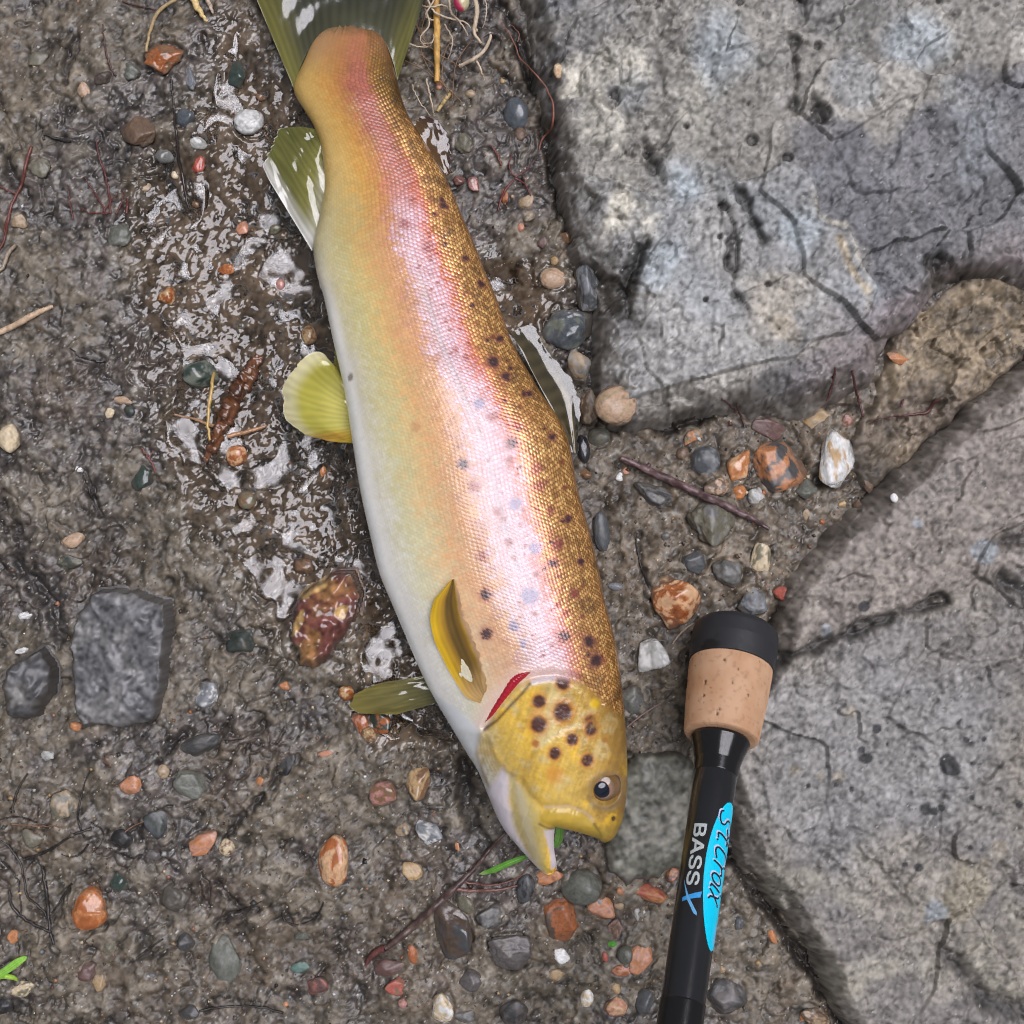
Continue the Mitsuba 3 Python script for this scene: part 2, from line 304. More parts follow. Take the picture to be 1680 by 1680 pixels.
 (1058, 1642, 34, 42, 0, 'r', 'slate', 'dark slate pebble at the bottom beside the rod tube'),
 (1008, 1525, 26, 38, 5, 'c', 'brown', 'brown pebble right of the orange salmon pebble', 'pink'),
 (1018, 1461, 13, 14, 0, 'r', 'orange', 'tiny orange pebble under the large smooth stone'),
 (592, 1188, 26, 42, 15, 'c', 'rust', 'orange brown wet pebble below the far pectoral fin tip', 'pink', W),
 (623, 1186, 36, 36, 0, 'r', 'dkgreen', 'wet dark blue green pebble below the far pectoral fin', 'rust', W),
 (605, 1205, 24, 26, 0, 'r', 'tan', 'tan wet pebble below the dark blue green pebble', 'brown', W),
 (773, 1607, 42, 36, 0, 'r', 'mauve', 'dull grey stone at the bottom above the grey pebble'),
 (1020, 1592, 34, 20, 0, 'r', 'salmon', 'small salmon pebble below the cream green round pebble', 'rust'),
 (993, 1570, 10, 18, 10, 'r', 'red', 'tiny red chip left of the cream green round pebble'),
 (1088, 1377, 13, 11, 0, 'a', 'peach', 'tiny peach chip on the large smooth stone'),
 (750, 1388, 8, 16, 0, 'a', 'orange', 'tiny orange sliver left of the grass blade'),
 (1018, 1438, 14, 12, 0, 'r', 'tan', 'tiny tan pebble at the lower edge of the large smooth stone'),
 (1016, 1485, 18, 15, 0, 'r', 'tan', 'tiny sand coloured pebble right of the orange salmon pebble'),
 (1045, 1500, 12, 24, 0, 'r', 'pale', 'small pale pebble left of the rod tube'),
 (570, 1137, 30, 26, 0, 's', 'rust', 'amber wet pebble at the tip of the far pectoral fin', 'tan', W),
 # right of the rod
 (1213, 1513, 19, 24, 0, 'r', 'slate', 'dark pebble right of the rod tube'),
 (1267, 1537, 13, 26, 20, 'r', 'orange', 'small orange chip between the rod tube and the lower slab'),
 (1190, 1634, 68, 60, 10, 'c', 'dkgrey', 'dark purple grey stone right of the rod tube at the bottom', 'mauve'),
 (1180, 1460, 16, 18, 0, 'r', 'brown', 'small brown pebble touching the right side of the rod tube'),
 (1340, 1668, 60, 34, -20, 'g', 'brown', 'brown gravelly lump at the bottom edge beside the lower slab', 'tan'),
 (1185, 1590, 12, 12, 0, 'r', 'tan', 'tiny tan pebble above the dark purple grey stone'),
 (1317, 1668, 10, 14, 0, 'r', 'orange', 'tiny orange pebble beside the brown gravelly lump'),
]
# ------------------------------------------------------------------ ground
GS = 0.00043
G = Grid(-0.184, 0.1842, -0.184, 0.1842, GS)
PUD = [(385, 40), (450, 150), (470, 190), (530, 420), (560, 600), (590, 780), (640, 960), (720, 1130), (745, 1215), (640, 1215), (600, 1120), (560, 985), (470, 1010), (400, 930),
       (330, 800), (275, 720), (285, 600), (245, 470), (235, 340), (270, 260), (350, 170), (355, 80)]
pud = G.poly(PUD) + 0.0016 * G.n(0.004, 11) + 0.0008 * G.n(0.0015, 12)
pud2 = G.poly([(780, 430), (850, 440), (888, 470), (885, 520), (845, 535), (800, 500)]) + 0.0006 * G.n(0.002, 13)
pud = np.maximum(pud, pud2)
pocket = smooth(-0.006, 0.006, G.poly([(980, 700), (1200, 680), (1460, 640), (1440, 800), (1300, 960), (1250, 1060), (1100, 1060), (980, 900)]) + 0.003 * G.n(0.004, 14))
wet = smooth(-0.006, 0.006, pud + 0.003 * G.n(0.005, 15))
shore = smooth(-0.016, 0.0, pud + 0.004 * G.n(0.006, 16))
big, mid, fine, grain = G.n(0.03, 1), G.n(0.0075, 2), G.n(0.0022, 3), G.n(0.0009, 4)
grain2 = G.n(0.0005, 5)
gz = 0.0018 * big + 0.0009 * mid + (0.00030 + 0.0002 * pocket) * fine + (0.00017 + 0.00012 * pocket) * grain + 0.00013 * np.abs(grain2)
clods = np.maximum(0, G.n(0.0032, 6) - 0.9)
gz += 0.0006 * clods * (1 - wet) + .0007 * np.abs(G.n(.005, 17)) * (1 - .7 * wet) - .0006
grit = np.maximum(0, G.n(0.00075, 10) - .75); pits = np.maximum(0, G.n(.0014, 18) - 1.1)
gz += (.00030 * np.minimum(grit, 1.3) * .8 - .00035 * np.minimum(pits, 1.4)) * (1 - .88 * wet)
cr_, ct_, cb_ = vor(G, .0075, 600, .35); dr_, dt_, db_ = vor(G, .0026, 620, .35)
crev = np.exp(-cb_ / .0006) * smooth(.1, 1.0, G.n(.012, 19)) * (1 - wet)
gz += ((cr_ - .5) * .0008 + ct_ * .04 + (dr_ - .5) * .00024 + dt_ * .04) * (1 - .75 * wet) - .0013 * crev
for row in PEB:      # the mud sits up against each pebble
    p_ = P(row[0], row[1]); rr_ = max(row[2], row[3]) * S * .5; k_ = int((rr_ + .004) / GS) + 2
    jc, ic = int((p_[0] - G.x[0]) / GS), int((p_[1] - G.y[0]) / GS)
    i0, i1, j0, j1 = max(ic - k_, 0), max(ic + k_, 0), max(jc - k_, 0), max(jc + k_, 0)
    X_, Y_ = G.X[i0:i1, j0:j1] - p_[0], G.Y[i0:i1, j0:j1] - p_[1]
    a_ = math.radians(row[4]); u_, v_ = X_ * math.cos(a_) + Y_ * math.sin(a_), -X_ * math.sin(a_) + Y_ * math.cos(a_)
    q_ = np.hypot(u_ / (row[2] * S * .5), v_ / (row[3] * S * .5)); m_ = min(row[2], row[3]) * S * .5
    gz[i0:i1, j0:j1] += np.minimum(.14 * m_, .0006) * (.15 + .85 * smooth(-.5, .7, mid[i0:i1, j0:j1] + fine[i0:i1, j0:j1] * .6)) * (np.exp(-((q_ - 1.22) * m_ / .0011) ** 2) - .9 * np.exp(-((q_ - 1.0) * m_ / .0005) ** 2))
gz -= 0.0032 * smooth(-0.004, 0.008, pud)
CR = [([(470, 1245), (440, 1295), (395, 1340), (370, 1375)], .0016, .0011), ([(300, 1205), (265, 1245)], .0014, .0012), ([(0, 820), (12, 845), (25, 870)], .0015, .0009),
      ([(25, 930), (60, 965), (85, 1000), (90, 1040)], .002, .0022), ([(135, 770), (148, 810), (162, 845)], .0011, .0007), ([(128, 60), (108, 110), (115, 190)], .0014, .001),
      ([(4, 245), (22, 275), (28, 300)], .002, .0016), ([(50, 1420), (80, 1500), (90, 1560)], .001, .0016), ([(110, 1460), (85, 1520), (88, 1570)], .0009, .0012),
      ([(320, 1400), (345, 1500), (300, 1550), (330, 1620), (335, 1660)], .001, .0008), ([(420, 1495), (380, 1505), (270, 1560), (210, 1580)], .0012, .0011),
      ([(330, 1620), (270, 1625)], .0009, .0008), ([(460, 1490), (480, 1515), (520, 1510)], .0014, .0013), ([(500, 1400), (470, 1440)], .0008, .0006),
      ([(360, 1450), (395, 1490), (400, 1515)], .0009, .0007), ([(800, 1500), (806, 1560), (850, 1600)], .0012, .0008), ([(960, 1530), (985, 1590), (1010, 1620)], .001, .0008),
      ([(1048, 880), (1055, 940), (1072, 990)], .0012, .0007), ([(760, 1250), (770, 1330), (800, 1390)], .0018, .0024), ([(600, 1150), (700, 1200)], .001, .0015),
      ([(1690, 592), (1592, 666), (1438, 812), (1340, 924), (1286, 1000), (1256, 1064)], .0042, .0017), ([(1190, 1400), (1214, 1428), (1260, 1486), (1312, 1568), (1380, 1662), (1400, 1700)], .004, .0016),
      ([(1000, 600), (1004, 694), (1110, 698), (1190, 668)], .003, .0013), ([(812, -20), (850, 60), (880, 150), (902, 250), (926, 340), (954, 430)], .0022, .0012),
      ([(120, 640), (175, 590), (150, 575)], .0009, .0008), ([(250, 230), (290, 340), (318, 360)], .0009, .001)]
crk = np.zeros(G.shape)
jit = 0.0007 * G.n(0.002, 8) + 0.0004 * G.n(0.0008, 9)
for pts, dep, wid in CR:
    crk = np.maximum(crk, np.exp(-((G.line(pts) + jit) / wid) ** 2) * dep)
gz -= crk * 1.5
rad = np.hypot(G.X, G.Y)
edge = 1 - smooth(0.174, 0.184, np.maximum(np.abs(G.X), np.abs(G.Y)))
gz = gz * edge - 0.0012
# water surface
wsm = ndi.gaussian_filter(gz, 0.0024 / GS)
und = .00020 * G.n(.0021, 31) + .00026 * G.n(.0045, 32)
wz = wsm + .00040 + und - .0010 * smooth(-.65, .35, G.n(.0065, 33) + .6 * G.n(.0028, 34))
wz -= .0022 * (1 - smooth(-.0025, .0015, pud))
# colour: brown grey mud, purple grey damp patches, sandy bits, dark wet mud beside the puddle
pn = smooth(-0.2, 0.9, 0.7 * G.n(0.012, 21) + 0.5 * G.n(0.004, 22) - 0.6 * smooth(-0.02, -0.10, G.Y) + 0.25)
col = lerp([.098, .080, .057], [.058, .048, .042], pn)
col = lerp(col, [.105, .082, .058], pocket * .9)
col = col * (1 + .5 * (cr_ - .5) + .35 * (dr_ - .5))[..., None]
brown = smooth(0.3, 1.3, G.n(0.009, 23))
col = lerp(col, [.078, .055, .036], brown * .5)
col = lerp(col, [.078, .055, .036], np.clip(wet * .95 + shore * .3, 0, 1))
under = smooth(-.0001, .0003, wz - gz) * smooth(-.002, .001, pud)
col = lerp(col, [.150, .105, .066], under * (.75 + .25 * smooth(-1, 1, mid)))  # submerged mud painted lighter to make up for light lost in the water
col = lerp(col, [.155, .135, .105], smooth(.9, 1.7, fine) * .5 * (1 - wet))
col = lerp(col, [.165, .142, .112], np.clip(grit, 0, 1) * .65 * (1 - .7 * wet)); col = lerp(col, [.21, .195, .17], smooth(1.1, 1.7, G.n(.0006, 25)) * .6 * (1 - .6 * wet))
col = col * (1 + 0.22 * grain + 0.20 * G.n(0.0004, 24) + 0.10 * fine + .1 * mid)[..., None].clip(.35, 2.0)
col = lerp(col, [.02, .018, .018], np.clip(crk / .0012 + crev * .5, 0, 1) * .75)
r = np.random.default_rng(5)
sp = r.random(G.shape)
col[sp > .9955] = [.42, .40, .36]
o = (sp > .990) & (sp < .9925); col[o] = [.26, .18, .11]
o = (sp > .978) & (sp < .988); col[o] *= .35
rg = 0.55 - 0.34 * shore - 0.12 * wet + 0.05 * grain - .1 * pn
rg = np.clip(rg, .1, .8)
def gsurf(x, y):
    j, i = (np.asarray(x) - G.x[0]) / GS, (np.asarray(y) - G.y[0]) / GS
    return ndi.map_coordinates(gz, [np.atleast_1d(i), np.atleast_1d(j)], order=1, mode='nearest')

# ------------------------------------------------------------------ rock slabs
ROCKS = []
def rock(label, outline, zr, seed, height, colour_fn, relief_fn, box, soft=0.006, wob=.0025):
    g = Grid(*box, 0.00049)
    d = g.poly(outline, zr) + wob * .8 * g.n(.008, seed) + wob * .22 * g.n(.002, seed + 1)
    h = height * (0.25 + 0.75 * smooth(-.001, soft * 3, d)) + 0.0012 * g.n(.03, seed + 2) + .0006 * g.n(.008, seed + 3)
    va, vt, vb = vor(g, .010, seed + 20, .3); wa, wt, wb = vor(g, .0034, seed + 30, .3); xa, xt, xb = vor(g, .0013, seed + 40, .3)
    h += (va - .5) * .0011 + vt * .055 + (wa - .5) * .0005 + wt * .09 + (xa - .5) * .00022 + xt * .12
    h += .00008 * g.n(.0022, seed + 4) + .00014 * g.n(.0009, seed + 5) + .00016 * np.abs(g.n(.0006, seed + 6)) - .0004 * np.clip(g.n(.0012, seed + 11) - 1.2, 0, 1.4)
    h = h + relief_fn(g, d)
    h = np.where(d < soft * .5, h * smooth(-.002, soft * .5, d) - .008 * (1 - smooth(-.0035, .0015, d)), h)
    h = h - .02 * smooth(-.012, 0, np.maximum(g.X - g.x[-1], g.Y - g.y[-1])) - .02 * smooth(-.012, 0, g.y[0] - g.Y) * (g.y[0] < -.15)
    c, ro = colour_fn(g, d)
    c = c * (1 + .07 * g.n(.0009, seed + 7) + .22 * g.n(.00045, seed + 8) + .20 * (va - .5) + .18 * (wa - .5) + .30 * (xa - .5))[..., None].clip(.35, 2.2)
    r = np.random.default_rng(seed)
    sp = r.random(g.shape)
    c[sp > .9975] = [.36, .36, .34]
    c[(sp > .98) & (sp < .986)] *= .45
    v = np.stack([g.X, g.Y, h], -1).reshape(-1, 3)
    f = g.faces(h > -.0062)
    v, f, c, ro = compact(v, f, c.reshape(-1, 3), ro.reshape(-1))
    k = thing('rock', label, 'rock')
    put(k, v, f, 'mat_rock', color=c, uv=np.stack([ro, ro * 0], 1))
    ROCKS.append((g, h))
def cracks(g, z, lst, seed=0):
    out = np.zeros(g.shape); j = .0008 * g.n(.002, 60 + seed) + .0003 * g.n(.0008, 61 + seed)
    for pts, dep, wid in lst:
        out = np.maximum(out, np.exp(-((g.line(pts, z) + j) / wid) ** 2) * dep)
    return out
def blob(g, z, lst, seed=0):
    out = np.zeros(g.shape); j = .0006 * g.n(.0018, 70 + seed)
    for x, y, rr in lst:
        out = np.maximum(out, 1 - smooth(rr * S * .75, rr * S * 1.15, g.dot(x, y, z) + j * min(1.6, .35 * rr * S / .0006)))
    return out
ZR = .011
HOLES = [(1062, 252, 10), (1228, 170, 8), (1233, 232, 9), (1345, 190, 14), (1305, 95, 7), (1187, 340, 6), (1180, 390, 5), (1022, 378, 7), (1153, 495, 4), (1215, 5, 6), (1126, 207, 8), (1536, 5, 6), (1290, 262, 6), (1010, 155, 7), (1340, 75, 5), (1255, 470, 5)]
CU = [([(1060, 225), (1068, 265), (1078, 280)], .0032, .0012), ([(1300, 70), (1308, 130), (1304, 175)], .0026, .0012), ([(1200, 290), (1225, 340), (1252, 395)], .0045, .0017),
      ([(1180, 330), (1203, 370), (1206, 430), (1200, 475), (1222, 510)], .0034, .0011), ([(1330, 160), (1350, 200)], .0026, .0016), ([(940, 0), (935, 60)], .0012, .002),
      ([(1000, 305), (1060, 310), (1120, 285)], .001, .0008), ([(950, 420), (1000, 480), (1030, 520)], .0022, .0045), ([(1055, 400), (1035, 460), (1022, 520)], .0022, .0028),
      ([(1535, 425), (1540, 455), (1590, 460), (1640, 455)], .0036, .0026), ([(1310, 560), (1255, 640), (1215, 655)], .001, .003), ([(1180, 180), (1200, 250)], .0008, .001)]
SCARP = [(1300, 270), (1325, 300), (1345, 355), (1385, 375), (1400, 420), (1420, 470), (1416, 515), (1370, 545), (1320, 575), (1230, 600), (1080, 640), (900, 700), (880, 260), (1100, 330), (1220, 300)]
SLATE = [(1320, 280), (1370, 220), (1480, 190), (1700, 120), (1760, 470), (1600, 470), (1530, 520), (1400, 560), (1330, 600), (1425, 520), (1425, 470), (1390, 370), (1350, 355)]
HOLLOW = [[(955, 425), (985, 428), (1005, 448), (1022, 458), (1040, 440), (1047, 402), (1062, 398), (1057, 432), (1042, 472), (1032, 522), (1015, 528), (1000, 502), (985, 468)],
          [(1512, 430), (1540, 418), (1582, 443), (1640, 448), (1648, 468), (1604, 470), (1562, 494), (1540, 474)]]
hol = lambda g: np.maximum(*[smooth(-.0012, .0012, g.poly(p, ZR) + .0008 * g.n(.002, 107)) for p in HOLLOW])
def relief_u(g, d):
    h = -cracks(g, ZR, CU) - .0018 * blob(g, ZR, HOLES)
    plate = g.poly(SCARP, ZR) + .0012 * g.n(.0035, 90)
    la, lt, lb = vor(g, .024, 660, .10)
    h += (la - .5) * .0026 + lt * .07 - .0008 * np.exp(-lb / .0006) * (la > .5)
    h += .0026 * smooth(-.0003, .0006, plate)
    h += .0016 * smooth(.2, 1.6, g.n(.006, 91)) * smooth(.03, -.02, g.X - .02) + .0022 * (vor(g, .0042, 640, .3)[0] - .5) * smooth(.02, -.015, g.X - .05 + .008 * g.n(.008, 88)) + .0006 * smooth(-.15, .15, g.n(.009, 99)) + .0004 * smooth(-.1, .1, g.n(.004, 98)) 
    top = smooth(-.004, .01, g.poly([(880, -200), (1700, -200), (1700, 30), (1560, 110), (1480, 130), (1330, 130), (1180, 290), (1060, 330), (930, 300)], ZR) + .003 * g.n(.006, 92))
    h += .0012 * top + .0007 * top * g.n(.003, 93) 
    pocketd = g.poly([(1185, 660), (1200, 630), (1260, 615), (1350, 640), (1370, 670), (1330, 700), (1200, 700)], ZR)
    h -= .0030 * hol(g)
    h -= .006 * smooth(-.003, .006, pocketd + .001 * g.n(.003, 94))
    return h
def colour_u(g, d):
    c = lerp([.262, .248, .222], [.150, .146, .146], smooth(-.3, .8, g.n(.014, 95) + .5 * g.n(.004, 96)))
    la, lt, lb = vor(g, .024, 660, .10); c = c * (1 + .34 * (la - .5))[..., None]
    plate = smooth(-.0008, .0008, g.poly(SCARP, ZR) + .0012 * g.n(.0035, 90))
    c = lerp(c, [.280, .280, .272], plate * .75); slate = smooth(-.002, .004, g.poly(SLATE, ZR) + .003 * g.n(.005, 106)) * (1 - plate)
    c = lerp(c, [.118, .120, .130], slate * .8)
    c = lerp(c, [.46, .43, .36], .7 * np.exp(-((g.line([(1322, 298), (1343, 352), (1384, 374), (1400, 420), (1420, 470), (1416, 515)], ZR) + .0006 * g.n(.002, 7)) / .0008) ** 2))
    pit2 = smooth(1.15, 1.6, g.n(.0022, 77)) * smooth(.02, -.015, g.X - .05); c = lerp(c, [.05, .047, .042], pit2 * .7)
    lich = smooth(.0, 1.1, g.n(.0045, 97) + .35 * g.n(.0016, 98)) * smooth(.010, -.014, g.poly([(900, 60), (1170, 60), (1150, 300), (1080, 400), (930, 380)], ZR) * -1)
    c = lerp(c, [.50, .475, .40], np.clip(lich * 1.15, 0, .95))
    top = smooth(-.004, .01, g.poly([(880, -200), (1700, -200), (1700, 30), (1560, 110), (1480, 130), (1330, 130), (1180, 290), (1060, 330), (930, 300)], ZR) + .003 * g.n(.006, 92))
    c = lerp(c, [.25, .24, .215], top * .5)
    blue = smooth(.6, 1.6, g.n(.007, 99)) * .8
    c = lerp(c, [.25, .275, .295], blue * .5)
    for pt, rr in (((1315, 390), 45), ((1070, 430), 40), ((1130, 300), 34), ((1180, 95), 60), ((1500, 70), 50)):
        c = lerp(c, [.33, .37, .39], .7 * (1 - smooth(rr * S * .3, rr * S * 1.3, g.dot(*pt, ZR) + .002 * g.n(.004, 100))))
    tan = (1 - smooth(4e-3, .014, g.dot(1260, 490, ZR) + .003 * g.n(.004, 101))) * .5 + (1 - smooth(.001, .006, g.dot(1290, 545, ZR) + .002 * g.n(.003, 102))) * .6
    c = lerp(c, [.42, .34, .22], np.clip(tan, 0, 1) * .6)
    c = lerp(c, [.40, .33, .22], .8 * np.exp(-((g.line([(1370, 395), (1385, 440), (1415, 480)], ZR) + .0003 * g.n(.002, 5)) / .0009) ** 2))
    c = lerp(c, [.040, .038, .033], hol(g) * .88)
    purple = smooth(-.008, .008, g.poly([(1330, 590), (1420, 500), (1520, 480), (1700, 400), (1800, 560), (1440, 700), (1330, 660)], ZR) + .004 * g.n(.006, 103))
    c = lerp(c, [.165, .135, .132], purple * .75)
    dk = np.clip(cracks(g, ZR, CU) / .0024, 0, 1)
    c = lerp(c, [.03, .028, .026], dk * .75)
    c = lerp(c, [.035, .033, .03], blob(g, ZR, HOLES) * .8)
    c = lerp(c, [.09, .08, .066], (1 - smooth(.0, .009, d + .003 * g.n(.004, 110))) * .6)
    dkw = np.maximum(1 - smooth(.006, .011, g.dot(1015, 470, ZR) + .002 * g.n(.003, 104)), 0)
    return c, np.clip(.62 - .15 * dkw - .1 * purple + .06 * g.n(.003, 105), .3, .9)
rock('large grey weathered rock face filling the upper right corner', [(810, -300), (850, -40), (880, 110), (905, 245), (930, 340), (958, 430), (990, 510), (988, 610), (1005, 690), (1110, 690), (1200, 660),
      (1330, 690), (1450, 640), (1482, 560), (1535, 505), (1600, 470), (1700, 480), (2150, 440), (2150, -300)], ZR, 200, .0125, colour_u, relief_u, (-.02, .205, .01, .205), soft=.0034)
def relief_t(g, d):
    la, lt, lb = vor(g, .0065, 690, .3)
    return (la - .5) * .0026 + lt * .12 + .0008 * g.n(.003, 120) + .0005 * g.n(.0012, 121)
def colour_t(g, d):
    c = lerp([.235, .185, .125], [.15, .12, .092], smooth(-.5, .8, g.n(.006, 122)))
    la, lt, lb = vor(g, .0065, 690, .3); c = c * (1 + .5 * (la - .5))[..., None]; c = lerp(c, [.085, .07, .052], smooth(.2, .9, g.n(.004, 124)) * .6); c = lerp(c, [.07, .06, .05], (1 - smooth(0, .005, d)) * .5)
    return c, .6 + 0 * d
rock('brown gritty rock ledge between the two grey rock masses at the right edge', [(1395, 775), (1420, 690), (1440, 640), (1475, 555), (1525, 490), (1590, 455), (1660, 440), (1900, 400), (1900, 440), (1715, 570), (1665, 605), (1600, 662), (1500, 752), (1425, 815)], .006, 300, .0055,
     colour_t, relief_t, (.1, .205, -.0, .09), soft=.011, wob=.004)
ZL = .010
CL = [([(1268, 1085), (1330, 1062), (1390, 1040), (1470, 1008), (1545, 985)], .0042, .0016), ([(1640, 950), (1700, 985)], .004, .0022), ([(1380, 1050), (1376, 1075)], .002, .0014),
      ([(1370, 1420), (1400, 1440), (1380, 1460)], .0006, .0008), ([(1560, 1570), (1620, 1640), (1700, 1660)], .0035, .003), ([(1640, 1420), (1665, 1450)], .002, .0016), ([(1240, 1390), (1290, 1450), (1330, 1540)], .001, .002),
      ([(1650, 890), (1700, 880)], .003, .002)]
WET = [(1437, 1196, 9), (1412, 1228, 6), (1422, 1243, 9), (1455, 1220, 4), (1337, 1230, 4), (1518, 1200, 4), (1557, 1257, 15), (1590, 1250, 4), (1516, 1325, 11), (1545, 1324, 7), (1532, 1330, 6), (1588, 1386, 8), (1504, 1420, 6), (1482, 1416, 4), (1590, 1307, 4), (1610, 1210, 4), (1582, 1212, 4), (1255, 1364, 5), (1326, 1288, 5), (1413, 993, 8), (1380, 1072, 8), (1665, 1315, 5), (1395, 1294, 3), (1370, 1287, 4), (1497, 1367, 3)]
def relief_l(g, d):
    la, lt, lb = vor(g, .032, 680, .10)
    h = -cracks(g, ZL, CL, 3) + (la - .5) * .0010 + lt * .035
    h += .0010 * smooth(-.001, .0035, g.poly([(1265, 1080), (1390, 1042), (1545, 985), (1640, 945), (1900, 930), (1900, 400), (1200, 900)], ZL) + .001 * g.n(.004, 130))
    low = smooth(-.004, .006, -g.Y - .112 + .008 * g.n(.008, 131) )
    h += .0006 * smooth(-.12, .12, g.n(.010, 139)) + .0004 * smooth(-.1, .1, g.n(.004, 129))
    h += .0006 * low * g.n(.0035, 132)
    return h
def colour_l(g, d):
    c = lerp([.225, .205, .176], [.165, .152, .140], smooth(-.4, .8, g.n(.012, 133) + .5 * g.n(.004, 134)))
    up = smooth(-.002, .004, g.poly([(1265, 1080), (1390, 1042), (1545, 985), (1640, 945), (1900, 930), (1900, 400), (1200, 900)], ZL))
    c = lerp(c, [.225, .195, .172], up * .65)
    sm = smooth(-.01, .012, g.poly([(1240, 1120), (1600, 1060), (1660, 1200), (1600, 1380), (1400, 1440), (1290, 1420), (1230, 1330)], ZL) + .006 * g.n(.008, 135))
    c = lerp(c, [.212, .209, .206], sm * .8)
    low = smooth(-.004, .006, -g.Y - .112 + .008 * g.n(.008, 131))
    c = lerp(c, [.29, .27, .22], low * smooth(0, 1.3, g.n(.004, 136)) * .7)
    c = lerp(c, [.29, .255, .18], (1 - smooth(.002, .011, g.dot(1570, 1460, ZL) + .003 * g.n(.004, 137))) * .6)
    c = lerp(c, [.25, .22, .17], blob(g, ZL, [(1303, 1266, 7), (1375, 1272, 8), (1345, 1273, 5), (1635, 1395, 12), (1608, 1415, 11), (1395, 1168, 12)], 2) * .7)
    c = lerp(c, [.24, .28, .31], .6 * blob(g, ZL, [(1610, 905, 20), (1355, 1037, 8), (1500, 860, 6), (1530, 1490, 16)], 4))
    c = lerp(c, [.025, .024, .024], np.clip(cracks(g, ZL, CL, 3) / .003, 0, 1) * .75)
    w = blob(g, ZL, WET, 5)
    c = lerp(c, [.028, .028, .03], w * .92)
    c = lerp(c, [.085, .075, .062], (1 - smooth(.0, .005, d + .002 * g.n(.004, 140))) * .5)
    return c, np.clip(.62 + .1 * w + .05 * g.n(.003, 138), .2, .9)
rock('broad grey rock slab with dark wet drops filling the lower right corner', [(2150, 330), (1720, 560), (1670, 605), (1600, 665), (1440, 812), (1345, 925), (1290, 1000), (1262, 1062), (1205, 1160), (1180, 1260), (1192, 1330), (1215, 1420), (1262, 1480),
      (1312, 1560), (1370, 1640), (1450, 1760), (1500, 1950), (2150, 1950)], ZL, 400, .0115, colour_l, relief_l, (.055, .205, -.205, .1), soft=.0022)
def rsurf(x, y):
    z = gsurf(x, y)
    for g, h in ROCKS:
        j, i = (np.atleast_1d(x) - g.x[0]) / g.step, (np.atleast_1d(y) - g.y[0]) / g.step
        inside = (j >= 0) & (i >= 0) & (j < g.shape[1] - 1) & (i < g.shape[0] - 1)
        z = np.maximum(z, np.where(inside, ndi.map_coordinates(h, [i, j], order=1, mode='nearest'), -1))
    return z
# the ground sheet: dense in the middle, widening rings out to the distance
def ground():
    cov = np.full(G.shape, -1.0)
    for g, h in ROCKS:
        j, i = (G.X - g.x[0]) / g.step, (G.Y - g.y[0]) / g.step
        cov = np.maximum(cov, ndi.map_coordinates(h, [i, j], order=1, mode='constant', cval=-1))
    hide = ndi.binary_erosion(cov > gz + .003, iterations=8)
    v = np.stack([G.X, G.Y, gz], -1).reshape(-1, 3)
    f = G.faces(~hide)
    c, ro = col.reshape(-1, 3), rg.reshape(-1)
    # coarser mud around the dense middle, then rings out to the distance
    st = .184 / 50; m = Grid(-.184 * 3, .184 * 3 + st / 2, -.184 * 3, .184 * 3 + st / 2, st)
    R = np.maximum(np.abs(m.X), np.abs(m.Y)); fade = smooth(.184, .21, R)
    mz = (.0022 * m.n(.03, 801) + .0012 * m.n(.011, 802) + .0009 * m.n(.004, 803)) * fade * (1 - smooth(.5, .552, R)) - .0012
    mc = lerp([.090, .076, .058], [.048, .043, .041], smooth(-.3, .9, m.n(.012, 804) + .6 * m.n(.005, 805))) * (1 + .34 * m.n(.0037, 806))[..., None].clip(.4, 1.8)
    mf = m.faces(np.ones(m.shape, bool)); cx = m.X.ravel()[mf].mean(1); cy = m.Y.ravel()[mf].mean(1); mf = mf[np.maximum(np.abs(cx), np.abs(cy)) > .184]
    b0 = len(v); v = np.vstack([v, np.stack([m.X, m.Y, mz], -1).reshape(-1, 3)]); c = np.vstack([c, mc.reshape(-1, 3)]); ro = np.r_[ro, np.full(m.X.size, .38)]; f = np.vstack([f, mf + b0])
    n = len(m.x); per = np.r_[[(0, q) for q in range(n)], [(q, n - 1) for q in range(1, n)], [(n - 1, q) for q in range(n - 2, -1, -1)], [(q, 0) for q in range(n - 2, 0, -1)]]
    b = np.stack([m.x[per[:, 1]], m.y[per[:, 0]], np.full(len(per), -.0012)], 1)
    scale = np.r_[1, 1.0 * 1.14 ** np.arange(1, 18), 14, 22, 40, 80, 160]
    base = len(v); k = len(b); i = np.arange(k); j = (i + 1) % k
    for q, s_ in enumerate(scale):
        p = b * [s_, s_, 1]; g2 = np.c_[p[:, :2], p[:, :1] * 0]
        p[:, 2] += (meshkit.fbm(g2 * 9, 4, 3) - .5) * min(.03 * (s_ - 1), .12)
        v = np.vstack([v, p]); c = np.vstack([c, np.array([.088, .077, .062]) * (.55 + .9 * meshkit.fbm(g2 * 45, 3, 8))[:, None]]); ro = np.r_[ro, np.full(k, .55)]
        if q: a_, e_ = base + (q - 1) * k, base + q * k; f = np.vstack([f, np.stack([a_ + i, e_ + j, e_ + i], 1), np.stack([a_ + i, a_ + j, e_ + j], 1)])
    v, f, c, ro = compact(v, f, c, ro)
    put('ground', v, f, 'mat_ground', color=c, uv=np.stack([ro, ro * 0], 1))
    struct('ground', 'wet brown grey mud strewn with grit and small stones')
ground()

# ------------------------------------------------------------------ water film in the hollow beside the fish
def water():
    keep = (pud > -.0035) & (wz > gz - .0012)
    f = G.faces(keep)
    v = np.stack([G.X, G.Y, wz], -1).reshape(-1, 3)
    v, f = compact(v, f)
    put('water', v, f, 'mat_water')
    struct('water', 'shallow puddle of clear water over brown mud beside the fish belly')
water()
